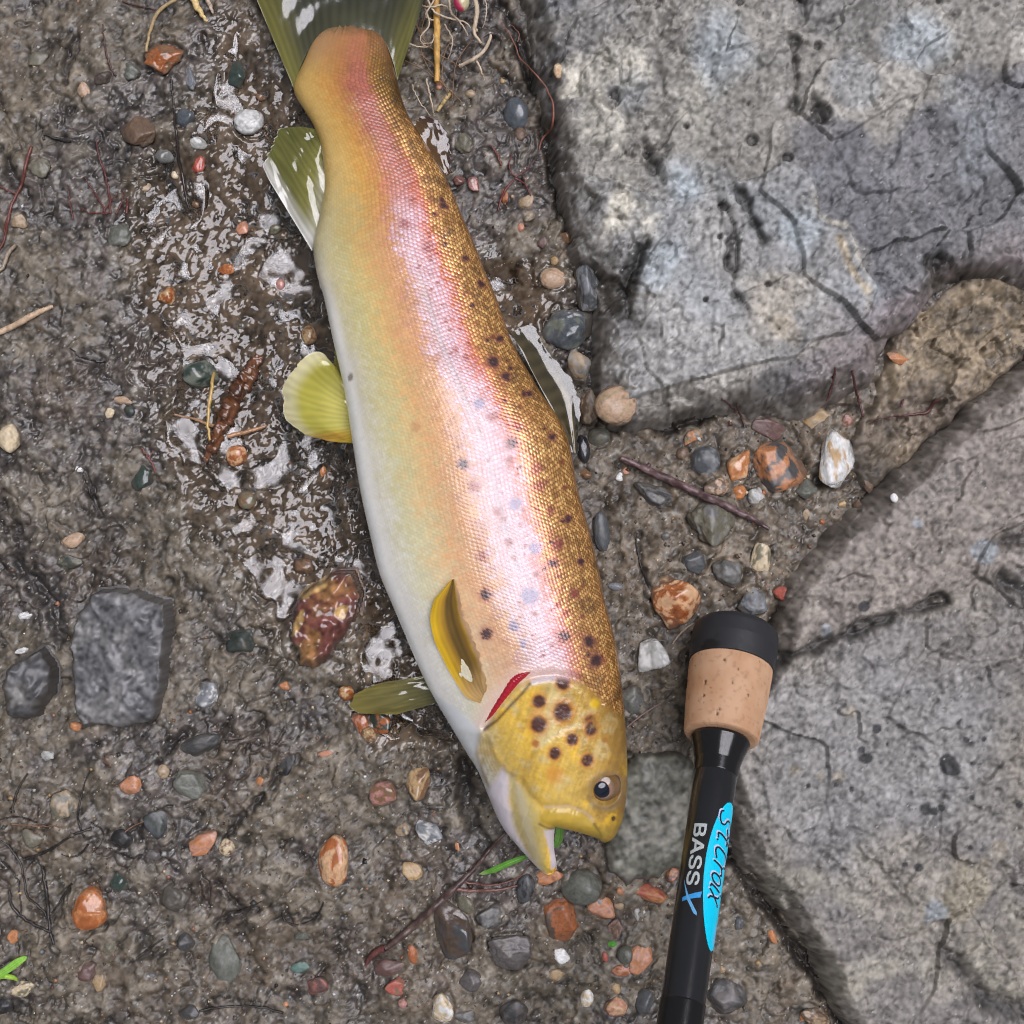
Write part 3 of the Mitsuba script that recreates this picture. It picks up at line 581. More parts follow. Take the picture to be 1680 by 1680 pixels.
# ------------------------------------------------------------------ the fish
# ribs across the fish in photo pixels: belly point, middle, back point, half thickness (mm), height of the middle plane (mm)
RIB = [(536, 46, 576, 40, 612, 45, .5, 5.4), (516, 66, 575, 60, 630, 62, 2.0, 5.6), (498, 103, 570, 99, 642, 97, 4.2, 6.0), (482, 146, 567, 138, 651, 130, 6.0, 6.6), (500, 182, 580, 173, 660, 164, 7.0, 7.2),
       (514, 205, 594, 201, 674, 197, 7.5, 7.5), (528, 246, 614, 243, 700, 240, 8.2, 8.0), (533, 302, 634, 301, 735, 299, 9.0, 9.0), (523, 362, 640, 357, 757, 351, 10.4, 10), (514, 405, 645, 400, 776, 395, 11.2, 11),
       (519, 445, 656, 443, 794, 441, 12, 11.8), (531, 487, 673, 489, 815, 490, 13, 12.6), (547, 560, 694, 560, 840, 560, 14.5, 14), (565, 640, 722, 636, 880, 632, 16, 15.5), (580, 735, 755, 725, 930, 715, 17, 16.5),
       (592, 808, 771, 809, 950, 811, 17.6, 17), (608, 880, 790, 882, 971, 885, 18, 17.2), (622, 938, 803, 940, 984, 943, 18, 17.4), (643, 990, 818, 990, 993, 990, 18, 17.4), (663, 1037, 834, 1034, 1004, 1030, 18, 17.2),
       (684, 1087, 849, 1081, 1014, 1075, 17.6, 17), (703, 1127, 862, 1121, 1019, 1115, 17.2, 16.6), (723, 1163, 874, 1158, 1023, 1153, 16.6, 16.2), (745, 1200, 887, 1195, 1026, 1190, 16, 15.8), (766, 1235, 898, 1234, 1028, 1225, 15.2, 15.2),
       (784, 1264, 907, 1272, 1029, 1260, 14.2, 14.6), (796, 1292, 910, 1310, 1029, 1287, 13, 14), (803, 1310, 911, 1340, 1028, 1302, 12.2, 13.5), (808, 1322, 911, 1354, 1027, 1310, 11.5, 13)]
JAW_L = [(808, 1322, 911, 1354, 11.5, 13), (827, 1360, 909, 1370, 9.5, 12), (848, 1386, 909, 1392, 7.5, 11), (870, 1411, 912, 1410, 5.6, 10), (886, 1427, 913, 1422, 4.2, 9.4), (894, 1433, 909, 1430, 2.8, 9), (899, 1435.5, 903, 1434.5, 1.2, 8.8)]
JAW_U = [(911, 1354, 1027, 1310, 11.5, 13), (926, 1358, 1025, 1326, 10.5, 12.6), (945, 1363, 1022, 1342, 9, 12), (964, 1369, 1018, 1353, 7.8, 11.4), (978, 1375, 1012, 1366, 6.4, 11), (985, 1379, 1005, 1375, 4.8, 10.8), (990, 1381, 999, 1379.5, 2.8, 10.6), (993, 1382, 995, 1381.5, 1.2, 10.6)]
GILL = [(797, 1184), (806, 1165), (822, 1140), (845, 1113), (868, 1103), (885, 1099), (910, 1098), (940, 1105), (965, 1122), (982, 1148)]
NH = 128
def interp_rows(tab, step):
    tab = np.array(tab, float)
    seg = np.r_[0, np.cumsum(np.maximum(np.hypot(np.diff(tab[:, 0]), np.diff(tab[:, 1])) + np.hypot(np.diff(tab[:, -4]), np.diff(tab[:, -3])), 2) / 2)]
    n = max(8, int(seg[-1] / step))
    return PchipInterpolator(seg, tab, axis=0)(np.linspace(0, seg[-1], n)), np.linspace(0, seg[-1], n) * S
def seg_dist(px, py, pts):
    """distance in pixels to a polyline"""
    out = np.full(px.shape, 1e9)
    for (ax, ay), (bx, by) in zip(pts[:-1], pts[1:]):
        dx, dy = bx - ax, by - ay
        t = np.clip(((px - ax) * dx + (py - ay) * dy) / (dx * dx + dy * dy), 0, 1)
        out = np.minimum(out, np.hypot(px - ax - t * dx, py - ay - t * dy))
    return out
def inpoly(px, py, pts): return shapely.contains_xy(Polygon(pts), px, py)
def sdpoly(px, py, pts):
    d = seg_dist(px, py, list(pts) + [pts[0]])
    return np.where(inpoly(px, py, pts), d, -d)
SK_S = [0, 120, 210, 330, 520, 720, 900, 1060]      # stations along (pixel y) of the colour table
SK_Q = [-1, -.82, -.6, -.35, -.08, .15, .36, .52, .68, .85, 1]
SK = np.array([
 [[.26,.17,.06],[.34,.20,.08],[.38,.19,.08],[.38,.17,.08],[.38,.16,.09],[.36,.14,.09],[.34,.13,.07],[.30,.12,.04],[.26,.12,.03],[.16,.08,.02],[.10,.06,.02]],
 [[.26,.22,.07],[.34,.28,.09],[.36,.28,.09],[.32,.22,.09],[.30,.17,.08],[.33,.14,.10],[.34,.13,.10],[.30,.15,.06],[.30,.18,.04],[.16,.09,.02],[.08,.05,.02]],
 [[.34,.28,.10],[.44,.36,.13],[.42,.32,.10],[.36,.24,.09],[.33,.18,.09],[.34,.13,.10],[.33,.12,.09],[.27,.12,.05],[.25,.13,.03],[.13,.07,.02],[.07,.045,.02]],
 [[.40,.36,.16],[.50,.45,.20],[.48,.40,.15],[.46,.32,.12],[.46,.26,.13],[.45,.20,.15],[.42,.17,.14],[.34,.12,.06],[.32,.17,.035],[.16,.09,.02],[.07,.045,.02]],
 [[.46,.46,.40],[.54,.52,.34],[.48,.45,.19],[.50,.40,.18],[.52,.32,.18],[.52,.28,.22],[.50,.26,.24],[.38,.13,.08],[.34,.18,.04],[.19,.11,.025],[.08,.05,.02]],
 [[.54,.56,.55],[.58,.58,.48],[.50,.48,.24],[.52,.42,.22],[.54,.34,.20],[.54,.34,.28],[.52,.32,.32],[.46,.22,.14],[.40,.21,.06],[.26,.15,.035],[.10,.06,.02]],
 [[.58,.61,.62],[.62,.64,.60],[.53,.53,.33],[.53,.46,.28],[.55,.36,.23],[.56,.38,.33],[.56,.40,.40],[.50,.30,.24],[.38,.20,.07],[.27,.15,.035],[.10,.06,.02]],
 [[.60,.63,.65],[.63,.65,.63],[.56,.57,.44],[.55,.50,.36],[.56,.42,.30],[.57,.42,.38],[.57,.44,.45],[.52,.34,.30],[.36,.20,.08],[.26,.15,.035],[.10,.06,.02]]]) 
SK = np.clip(SK.mean(-1, keepdims=True) + (SK - SK.mean(-1, keepdims=True)) * np.array([.9, .82, .85, 1.1, 1.28, 1.3, 1.3, 1.3, 1.3, 1.2, 1.1])[None, :, None], .01, .9) * .86
SPOTS = [(762, 764, 7, 'd'), (839, 731, 8, 'd'), (810, 600, 8, 'd'), (798, 970, 8, 'd'), (800, 1032, 8, 'd'), (923, 1037, 8, 'd'), (857, 1048, 6, 'b'), (868, 973, 13, 'b'), (877, 898, 9, 'b'), (845, 827, 9, 'b'), (788, 667, 8, 'b'),
         (905, 922, 6, 'd'), (940, 970, 7, 'r'), (913, 890, 9, 'r'), (880, 770, 8, 'r'), (835, 888, 6, 'r'), (793, 910, 8, 'r'), (963, 1047, 8, 'd'), (975, 1077, 9, 'd'), (843, 1020, 8, 'b'), (817, 840, 6, 'r'), (780, 800, 7, 'r'), (870, 857, 4, 'o'),
         (883, 800, 8, 'r'), (830, 623, 6, 'd'), (837, 757, 6, 'r'), (667, 377, 7, 'r'), (706, 415, 9, 'r'), (806, 690, 5, 'r'), (846, 702, 5, 'r'), (901, 838, 6, 'r'), (926, 1000, 5, 'r'), (760, 1000, 5, 'o'), (775, 1062, 5, 'o'), (688, 705, 7, 'o'),
         (860, 650, 4, 'd'), (905, 720, 5, 'd'), (930, 850, 5, 'd'), (790, 470, 5, 'd'), (765, 430, 4, 'd'), (730, 345, 5, 'd'), (820, 560, 5, 'd'), (950, 920, 5, 'd')]
HSPOTS = [(883, 1140, 11), (882, 1177, 14), (921, 1157, 16), (965, 1174, 10), (936, 1202, 10), (908, 1224, 10), (960, 1236, 10), (921, 1110, 12), (877, 1208, 5), (983, 1127, 7), (966, 1186, 11), (990, 1205, 4)]
def fish_skin(px, py, q, s, arc):
    """albedo and scale relief for skin points: photo position, q across (-1 belly .. 1 back), s and arc in metres along and around"""
    rr = np.random.default_rng(3)
    dist = np.maximum(s, 0); la, lw = .00142, .00108
    row = arc / lw + .35 * np.sin(dist / .013) ; ri = np.floor(row)
    u = dist / la + .5 * (ri % 2) + .25 * np.sin(ri * 12.9898) + .2 * np.sin(dist / .009 + ri * .7)
    ui = np.floor(u); fu, fw = u - ui - .5, row - ri - .5
    rnd = np.modf(np.abs(np.sin(ui * 127.1 + ri * 311.7) * 43758.5))[0]; rnd2 = np.modf(np.abs(np.sin(ui * 269.5 + ri * 183.3) * 24634.6))[0]
    n3 = lambda k, sd, o=4: (meshkit.fbm(np.stack([(px * .82 + py * .57) / k, (py * .82 - px * .57) / k, (px * .3 - py * .2) / k], -1), o, sd) + meshkit.fbm(np.stack([(px * .34 - py * .94) / k, (py * .34 + px * .94) / k, (px * .2 + py * .31) / k], -1), o, sd + 50) - 1) * .72
    qq = q + .22 * n3(26, 1) + .16 * n3(9, 2) + .11 * (rnd2 - .5)
    yy = py + 60 * n3(60, 3)
    ys = np.interp(yy, SK_S, np.arange(len(SK_S))); qs = np.interp(qq, SK_Q, np.arange(len(SK_Q)))
    c = np.stack([ndi.map_coordinates(SK[..., k], [ys, qs], order=1, mode='nearest') for k in range(3)], -1)
    # scales: staggered rows of small overlapping discs
    edge = np.sqrt((fu * .98) ** 2 + (fw * .95) ** 2)
    border = smooth(.33, .56, edge)
    head = smooth(-8, 10, sdpoly(px, py, [(797, 1184), (806, 1165), (822, 1140), (845, 1113), (868, 1103), (900, 1098), (940, 1106), (968, 1124), (992, 1150), (1015, 1168), (1060, 1175), (1060, 1460), (780, 1460), (700, 1200), (760, 1190)]) + 2 * n3(12, 4))
    strength = np.interp(q, [-1, -.6, -.2, .1, .4, .6, 1], [.08, .18, .32, .46, .62, .9, .95]) * (1 - head) * np.interp(py, [60, 250], [.8, 1])
    c = c * (1 - (border * .62 - .10) * strength[..., None][..., 0])[..., None] if False else c * (1 - (border * .62 - .12) * strength)[..., None]
    c = c * (1 + (rnd - .5) * .55 * strength)[..., None]
    gold = (rnd > .72) * smooth(.45, .65, q) * (1 - head)
    c = lerp(c, np.array([.32, .13, .04]), smooth(.48, .62, q) * (1 - head) * .55 * smooth(150, 260, py))
    c = lerp(c, [.98, .54, .19], smooth(.46, .60, q) * (1 - head) * (1 - border) * (.16 + 1.0 * rnd ** 1.3) * smooth(1.02, .93, q) * smooth(150, 260, py))
    c = lerp(c, [.11, .05, .015], smooth(.46, .62, q) * (1 - head) * border * .7)
    c = lerp(c, [.66, .31, .13], np.exp(-((qq + .14) / .24) ** 2) * (1 - head) * smooth(300, 480, py) * (.40 + .5 * n3(30, 31)))
    c = lerp(c, [.72, .75, .76], smooth(-.80, -.93, q + .05 * n3(20, 33)) * smooth(400, 560, py) * .85)
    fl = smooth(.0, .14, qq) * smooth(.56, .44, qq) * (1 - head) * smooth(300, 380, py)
    c = lerp(c, [.64, .54, .64], fl * (1 - border) * (.35 + .5 * rnd)); c = lerp(c, [.52, .22, .24], fl * border * .45)  # lilac sheen of the flank painted into the skin colour
    # pinkish red scale borders along the upper flank
    redl = np.exp(-((qq - .50) / .10) ** 2) * (1 - head) * smooth(240, 330, py)
    c = lerp(c, [.52, .11, .06], redl * (.35 + .5 * border))
    # brown mottling on the back
    c = lerp(c, [.07, .04, .02], smooth(.05, .28, n3(18, 5)) * smooth(.5, .7, q) * .55 * (1 - head))
    c = lerp(c, [.40, .18, .12], smooth(.02, .25, n3(20, 6)) * np.exp(-((qq - .02) / .22) ** 2) * .5 * smooth(280, 420, py) * (1 - head))
    bel = smooth(-.15, -.5, q) * (1 - head) * smooth(330, 460, py)
    c = lerp(c, np.clip(c * [1.30, 1.22, 1.12], 0, .86), bel * .9)
    tl = smooth(.3, -.5, q) * smooth(420, 260, py) * smooth(60, 130, py); c = lerp(c, np.clip(c * [1.5, 1.16, .8], 0, .8), tl)
    # lateral line
    ll = np.exp(-(seg_dist(px, py, [(600, 120), (622, 230), (650, 330), (684, 440), (727, 570), (760, 650), (800, 745), (827, 860), (850, 935)]) / 4.5) ** 2) * (1 - head) * smooth(380, 520, py)
    c = lerp(c, [.40, .38, .38], ll * .5)
    nspot = n3(5, 41)
    r9 = np.random.default_rng(9); extra = []
    for _ in range(95):
        y9 = r9.uniform(330, 1085); q9 = r9.choice([r9.uniform(.2, .5), r9.uniform(.3, .7), r9.uniform(.5, .9)]) ; rb = np.array(RIB); L9, R9 = np.interp(y9, rb[4:, 3], rb[4:, 0]), np.interp(y9, rb[4:, 3], rb[4:, 4])
        extra.append(((L9 + R9) / 2 + q9 * (R9 - L9) / 2, y9, r9.uniform(1.4, 3.8) * (1 if y9 > 560 else .8), 'r' if q9 < .5 else r9.choice(['d', 'r'])))
    for x, y, r, t in SPOTS + extra:
        r = r * 1.22; d = np.hypot(px - x, py - y) + 9 * nspot + 4 * (border - .3)
        m = 1 - smooth(r * .55, r * 1.15, d)
        if t == 'd':
            c = lerp(c, [.34, .10, .08], (1 - smooth(r * .8, r * 1.9, d)) * .5); c = lerp(c, [.045, .022, .028], m * .95)
        elif t == 'r': c = lerp(c, [.26, .055, .045], (1 - smooth(r * .5, r * 1.4, d)) * .8)
        elif t == 'b': c = lerp(c, [.21, .19, .30], m * .85)
        else: c = lerp(c, [.45, .20, .09], m * .6)
    c = lerp(c, [.13, .09, .06], (1 - smooth(3, 10, np.hypot((px - 579) * 1.4, py - 622) + 6 * n3(5, 7))) * .75)
    c = c * (1 + (.30 * n3(7, 51) + .30 * n3(2.6, 52) + .3 * n3(40, 53)) * (.30 + .7 * smooth(-.5, .2, q)))[..., None]
    c = lerp(c, [.36, .16, .07], smooth(150, 60, py + 40 * n3(14, 54)) * .55)
    c = lerp(c, [.09, .07, .03], smooth(66, 44, py + 16 * n3(5, 55)) * .7)
    # head
    hq = np.interp(q, [-1, -.75, -.5, -.2, .3, .65, .85, 1], np.arange(8))
    HC = np.array([[.55, .58, .58], [.44, .38, .24], [.44, .30, .07], [.55, .35, .05], [.50, .33, .07], [.38, .23, .05], [.27, .15, .035], [.14, .08, .03]])
    hc = np.stack([np.interp(hq, np.arange(8), HC[:, k]) for k in range(3)], -1)
    hc = lerp(hc, [.72, .44, .03], smooth(.02, .22, n3(34, 8)) * .75)
    hc = lerp(hc, [.46, .37, .18], smooth(.0, .18, n3(22, 9)) * .65)
    hc = lerp(hc, [.50, .42, .20], .75 * (1 - smooth(6, 22, seg_dist(px, py, [(905, 1120), (903, 1165), (890, 1195)]) + 8 * n3(10, 10))))
    hc = lerp(hc, [.50, .40, .20], .8 * np.exp(-(seg_dist(px, py, [(948, 1176), (925, 1183), (905, 1195), (876, 1217)]) / 4) ** 2))
    hc = lerp(hc, [.22, .13, .03], .5 * np.exp(-(seg_dist(px, py, [(876, 1220), (862, 1245), (856, 1265), (868, 1290), (888, 1306), (930, 1308), (960, 1325)]) / 5) ** 2))
    streak = meshkit.fbm(np.stack([(px + .35 * py) / 3.2, py / 40, px * 0], -1), 3, 11) - .5
    hc = lerp(hc, [.36, .22, .05], smooth(.06, .2, n3(16, 42)) * .45); hc = hc * (1 + .42 * streak + .34 * n3(5, 12) + .3 * n3(2.4, 43))[..., None]
    hc = lerp(hc, [.50, .20, .03], (1 - smooth(5, 24, np.hypot(px - 908, (py - 1258) * 1.1) + 14 * n3(8, 13))) * .7)
    hc = lerp(hc, [.66, .43, .02], (1 - smooth(4, 12, np.hypot(px - 972, (py - 1146)))) * .8)
    hc = lerp(hc, [.50, .36, .10], .4 * (1 - smooth(10, 50, np.hypot(px - 915, py - 1300))))
    for x, y, r in HSPOTS:
        d = np.hypot((px - x) * 1.1, py - y) + 5 * n3(7, int(x) + 1)
        hc = lerp(hc, [.42, .14, .025], (1 - smooth(r * .8, r * 1.9, d)) * .75)
        hc = lerp(hc, [.045, .015, .014], (1 - smooth(r * .68, r * 1.25, d)) * (.96 if r > 5 else .3))
    hc = lerp(hc, [.20, .13, .05], .75 * np.exp(-(seg_dist(px, py, [(797, 1186), (786, 1192), (781, 1212), (783, 1238), (792, 1262), (804, 1288)]) / 4) ** 2))
    hc = lerp(hc, [.16, .10, .03], .45 * np.exp(-(seg_dist(px, py, [(800, 1196), (812, 1230), (828, 1254), (842, 1262)]) / 4) ** 2))
    for k_ in range(5): hc = lerp(hc, [.24, .17, .06], .4 * np.exp(-(seg_dist(px, py, [(788 + 5 * k_, 1196 + 3 * k_), (790 + 6 * k_, 1225 + 4 * k_), (800 + 7 * k_, 1256)]) / 1.8) ** 2))
    hc = lerp(hc, [.17, .10, .025], .55 * smooth(.55, .95, q + .15 * n3(24, 61)))
    hc = lerp(hc, [.26, .15, .03], .6 * smooth(.03, .17, n3(11, 62)) * smooth(.1, .5, q))
    # lilac rim of the gill cover, pink skin behind it
    hc = lerp(hc, [.45, .42, .48], .85 * (1 - smooth(3, 8, seg_dist(px, py, [(874, 1108), (890, 1103), (905, 1102)]))))
    hc = hc * 1.12
    c = lerp(c, hc, head)
    behind = (1 - smooth(4, 34, seg_dist(px, py, GILL[:7]) + 8 * n3(14, 14))) * (1 - head) * smooth(1130, 1100, py - (px < 830) * 80)
    c = lerp(c, [.62, .44, .38], behind * .75)
    # white strip of the lower jaw, mouth lining, upper jaw bone
    ws = smooth(-6, 8, sdpoly(px, py, [(824, 1249), (835, 1262), (836, 1305), (843, 1348), (862, 1389), (880, 1416), (868, 1412), (848, 1386), (826, 1358), (806, 1318), (800, 1290), (812, 1272)]) + 3 * n3(8, 15))
    c = lerp(c, [.58, .53, .58], ws * .9)
    thr = smooth(-6, 8, sdpoly(px, py, [(700, 1130), (745, 1150), (790, 1190), (783, 1230), (790, 1265), (770, 1245), (740, 1200)]) + 4 * n3(12, 16))
    c = lerp(c, [.60, .64, .66], thr * .8)
    lj = smooth(-6, 12, sdpoly(px, py, [(838, 1262), (862, 1282), (890, 1320), (893, 1352), (897, 1395), (903, 1425), (890, 1432), (865, 1392), (846, 1348), (838, 1305)]))
    c = lerp(c, [.46, .38, .14], lj * .7); c = lerp(c, [.44, .40, .30], lj * .6 * (1 - smooth(0, 16, np.abs(px - 852 - (py - 1290) * .22))))
    mw = smooth(-2, 4, sdpoly(px, py, [(890, 1350), (916, 1353), (914, 1372), (912, 1390), (916, 1405), (916, 1425), (903, 1424), (900, 1392), (895, 1370)]) + 2 * n3(6, 17))
    c = lerp(c, [.60, .55, .60], mw * .9)
    mx = smooth(-3, 6, sdpoly(px, py, [(881, 1326), (897, 1312), (931, 1312), (953, 1322), (974, 1341), (990, 1358), (984, 1372), (953, 1366), (910, 1353), (884, 1338)]))
    c = lerp(c, [.46, .31, .04], mx * .85)
    c = lerp(c, [.52, .40, .28], .6 * np.exp(-(seg_dist(px, py, [(893, 1312), (931, 1310), (955, 1320), (970, 1334)]) / 2.5) ** 2))
    c = lerp(c, [.14, .09, .03], .8 * np.exp(-(seg_dist(px, py, [(972, 1342), (982, 1358), (985, 1366)]) / 2.5) ** 2))
    c = lerp(c, [.30, .21, .035], smooth(1328, 1365, py) * smooth(960, 985, px) * .6)
    ring = np.hypot(px - 992, py - 1288)
    c = lerp(c, [.20, .13, .06], .7 * np.exp(-((ring - 28) / 6) ** 2))
    c = lerp(c, [.03, .02, .015], .9 * (1 - smooth(2, 5, np.hypot(px - 1004, (py - 1336) * .8))))
    c = lerp(c, [.10, .07, .03], .7 * np.exp(-(seg_dist(px, py, [(884, 1340), (910, 1354), (953, 1367), (983, 1373)]) / 2.2) ** 2))
    # dark line painted as the shade in the slit between gill and cover
    c = lerp(c, [.05, .012, .012], .8 * np.exp(-(seg_dist(px, py, [(796, 1187), (816, 1171), (836, 1148), (856, 1127), (868, 1112)]) / 2.6) ** 2))
    # relief in metres
    rel = (.000085 * (1 - edge * edge * 4) * np.clip(strength * 1.4, 0, 1))
    rel += .00006 * n3(14, 18) * 2
    gd = seg_dist(px, py, GILL)
    rel += head * .0007 * np.exp(-((gd - 12) / 12) ** 2) - .0008 * np.exp(-(gd / 6) ** 2) * (px > 790)
    rel -= .0007 * np.exp(-(seg_dist(px, py, [(948, 1176), (925, 1183), (905, 1195), (876, 1217), (862, 1245), (856, 1265)]) / 7) ** 2) * .4
    rel -= .0003 * np.exp(-(seg_dist(px, py, [(838, 1262), (856, 1275), (876, 1300), (893, 1312), (931, 1310), (955, 1320), (975, 1342)]) / 8) ** 2)
    rel += .00025 * mx * smooth(0, 10, sdpoly(px, py, [(881, 1326), (897, 1312), (931, 1312), (953, 1322), (974, 1341), (990, 1358), (984, 1372), (953, 1366), (910, 1353), (884, 1338)]))
    rel -= .0006 * np.exp(-(seg_dist(px, py, [(838, 1275), (838, 1305), (845, 1348), (865, 1392)]) / 9) ** 2)
    rel += .0004 * np.exp(-((ring - 29) / 8) ** 2) - .002 * (1 - smooth(18, 26, ring))
    rel += head * (.00022 * streak + .0006 * n3(20, 19) + .00018 * n3(4, 44))
    rel -= ll * .00012
    return c, rel, head
def fish():
    t = thing('fish', 'brown trout with golden spotted head and open mouth lying dead on wet mud', 'fish')
    step = 1.42
    body, sb = interp_rows(RIB, step)
    lo, sl = interp_rows(JAW_L, step); up, su = interp_rows(JAW_U, step)
    vv = np.linspace(0, 1, NH + 1)
    V, F, C, UV = [], [], [], []
    mouth = [(896, 1434), (909, 1430), (914, 1410), (909, 1388), (909, 1370), (911, 1354), (926, 1358), (945, 1363), (964, 1369), (978, 1375), (990, 1381)]
    def sheet(A, M, B, tt, zm, s, lower=False):
        """rows of points from A (outer) through M; columns v: left half A..M, right half M..B"""
        cols = []
        for side, E in ((-1, A), (1, B)):
            if E is None: continue
            w = vv if side > 0 else vv[::-1]
            a = np.sin(w * np.pi / 2)[None, :]
            px = M[:, :1] + (E[:, :1] - M[:, :1]) * a; py = M[:, 1:2] + (E[:, 1:2] - M[:, 1:2]) * a
            cols.append((px, py, side * np.sin(w * np.pi / 2)[None, :] + 0 * px, np.cos(w * np.pi / 2)[None, :] ** .92 + 0 * px, side * w[None, :] + 0 * px))
        if len(cols) == 2: cols[1] = tuple(x[:, 1:] for x in cols[1])
        px, py, q, hh, w = (np.hstack([c[k] for c in cols]) for k in range(5))
        py = py + (9 * (meshkit.fbm(np.stack([q * 9, q * 0, q * 0], -1), 3, 71) - .5) * np.clip(1 - s / .010, 0, 1)[:, None]) * (s[0] == 0) * (1 - q * q)
        md = seg_dist(px, py, mouth)
        roll = np.clip(md / 26, 0, 1); roll = np.sqrt(np.clip(1 - (1 - roll) ** 2, 0, 1))
        T_, Z_ = tt[:, None] / 1000, zm[:, None] / 1000
        half = (np.hypot(M[:, 0] - (A if A is not None else B)[:, 0], M[:, 1] - (A if A is not None else B)[:, 1]) * S)[:, None]
        arc = w * half * 1.25
        k = S * (D - Z_) / D
        x, y = (px - 840) * k, (840 - py) * k
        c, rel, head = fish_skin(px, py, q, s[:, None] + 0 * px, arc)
        top = np.stack([x, y, Z_ + T_ * hh * roll + rel * np.clip(hh * roll * 2.5, 0, 1)], -1)
        h, wd = px.shape
        i = np.arange(h * wd).reshape(h, wd)
        fq = np.stack([i[:-1, :-1], i[1:, :-1], i[1:, 1:], i[:-1, 1:]], -1).reshape(-1, 4)
        b = sum(len(v) for v in V)
        V.append(top.reshape(-1, 3)); C.append(c.reshape(-1, 3)); UV.append(np.stack([head, q], -1).reshape(-1, 2))
        F.append(b + fq)
        # underside, coarser
        ri = np.unique(np.r_[np.arange(0, h, 4), h - 1]); ci = np.unique(np.r_[np.arange(0, wd, 4), wd - 1])
        bz = np.maximum(Z_ - T_ * hh * roll * .97, .0 - .0012)
        bot = np.stack([x, y, bz], -1)[np.ix_(ri, ci)]
        h2, w2 = bot.shape[:2]
        i = np.arange(h2 * w2).reshape(h2, w2)
        fq = np.stack([i[:-1, :-1], i[:-1, 1:], i[1:, 1:], i[1:, :-1]], -1).reshape(-1, 4)
        b = sum(len(v) for v in V)
        V.append(bot.reshape(-1, 3)); C.append(c[np.ix_(ri, ci)].reshape(-1, 3)); UV.append(np.stack([head, q], -1)[np.ix_(ri, ci)].reshape(-1, 2))
        F.append(b + fq)
    sheet(body[:, :2], body[:, 2:4], body[:, 4:6], body[:, 6], body[:, 7], sb)
    sheet(lo[:, :2], lo[:, 2:4], None, lo[:, 4], lo[:, 5], sl + sb[-1])
    sheet(None, up[:, :2], up[:, 2:4], up[:, 4], up[:, 5], su + sb[-1])
    v, f, c, uv = np.vstack(V), np.vstack(F), np.vstack(C), np.vstack(UV)
    scene['mat_slime'] = pr(0.26, 0.35, clearcoat=1.0, clearcoat_gloss=.985)
    scene['mat_headskin'] = pr(0.33, 0.4, clearcoat=.45, clearcoat_gloss=.93)
    scene['mat_slime_head'] = {'type': 'blendbsdf', 'weight': mikit.proc(lambda p, n, uv: uv.x), 'a': {'type': 'ref', 'id': 'mat_slime'}, 'b': {'type': 'ref', 'id': 'mat_headskin'}}
    scene['mat_gold'] = pr(0.26, 0.6, metallic=.45, clearcoat=1.0, clearcoat_gloss=.97)
    scene['mat_skin'] = {'type': 'blendbsdf', 'weight': mikit.proc(lambda p, n, uv: mikit.smoothstep(.42, .62, uv.y) * (1 - uv.x)), 'a': {'type': 'ref', 'id': 'mat_slime_head'}, 'b': {'type': 'ref', 'id': 'mat_gold'}}
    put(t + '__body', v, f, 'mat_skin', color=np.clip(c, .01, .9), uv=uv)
    def top_z(px, py):   # height of the skin under a photo pixel (approximate)
        m = body[:, 2:4]; e = np.where(px < np.interp(py, m[:, 1], m[:, 0]), 0, 4)
        r = int(np.argmin(np.abs(body[:, 3] - py)))
        mx, E = body[r, 2], body[r, e]
        q = np.clip(abs((px - mx) / (E - mx)), 0, 1)
        return (body[r, 7] + body[r, 6] * (1 - q * q) ** .46) / 1000
    # ---------------- fins
    def fin(name, base, tip, zb, zt, colour, nr=18, corr=.00006, bulge=0.0, n=(70, 110), bend=None, thick=.0005, und=.0003, seed=1, wave=1.0):
        a, b = n
        def res(pts, m):
            pts = np.array(pts, float); k = np.r_[0, np.cumsum(np.hypot(*np.diff(pts, axis=0).T))]
            return PchipInterpolator(k / k[-1], pts, axis=0)(np.linspace(0, 1, m))
        bp, tp = res(base, b), res(tip, b)
        tt = np.linspace(0, 1, a)[:, None]; jj = np.linspace(0, 1, b)[None, :]
        zb_, zt_ = (np.interp(jj[0], np.linspace(0, 1, len(np.atleast_1d(z))), np.atleast_1d(z))[None, :] / 1000 for z in (zb, zt))
        z = zb_ + (zt_ - zb_) * tt + bulge * np.sin(np.pi * tt) * np.sin(np.pi * jj)
        nn = meshkit.fbm(np.stack(np.broadcast_arrays(tt * 3, jj * 5 * wave, 0 * tt), -1), 2, seed) - .5
        px = bp[None, :, 0] + (tp[None, :, 0] - bp[None, :, 0]) * tt; py = bp[None, :, 1] + (tp[None, :, 1] - bp[None, :, 1]) * tt
        ray = np.cos(2 * np.pi * (nr * jj + .25 * np.sin(tt * 9 + jj * 30) * tt))
        px = px + 3 * (meshkit.fbm(np.stack(np.broadcast_arrays(tt * 2, jj * 22, 0 * tt), -1), 2, seed + 3) - .5) * smooth(.8, 1, tt) * 3
        z = z + corr * ray * (.3 + .7 * tt) + und * nn * 2
        if bend is not None: z = z + bend(tt, jj)
        k = S * (D - z) / D
        top = np.stack([(px - 840) * k, (840 - py) * k, z + 0 * px], -1)
        edge = np.minimum(1, np.minimum(np.minimum(jj, 1 - jj) * 14, (1 - tt) * 10)); 
        c = colour(tt + 0 * jj, jj + 0 * tt, ray + 0 * tt, nn, px, py)
        bot = top - [0, 0, 1] * (thick * (.25 + .75 * edge))[..., None]
        h, w = top.shape[:2]
        i = np.arange(h * w).reshape(h, w)
        f1 = np.stack([i[:-1, :-1], i[1:, :-1], i[1:, 1:], i[:-1, 1:]], -1).reshape(-1, 4)
        f2 = f1[:, ::-1] + h * w
        rim = np.r_[i[0, :], i[1:, -1], i[-1, -2::-1], i[-2:0:-1, 0]]
        rn = np.roll(rim, -1)
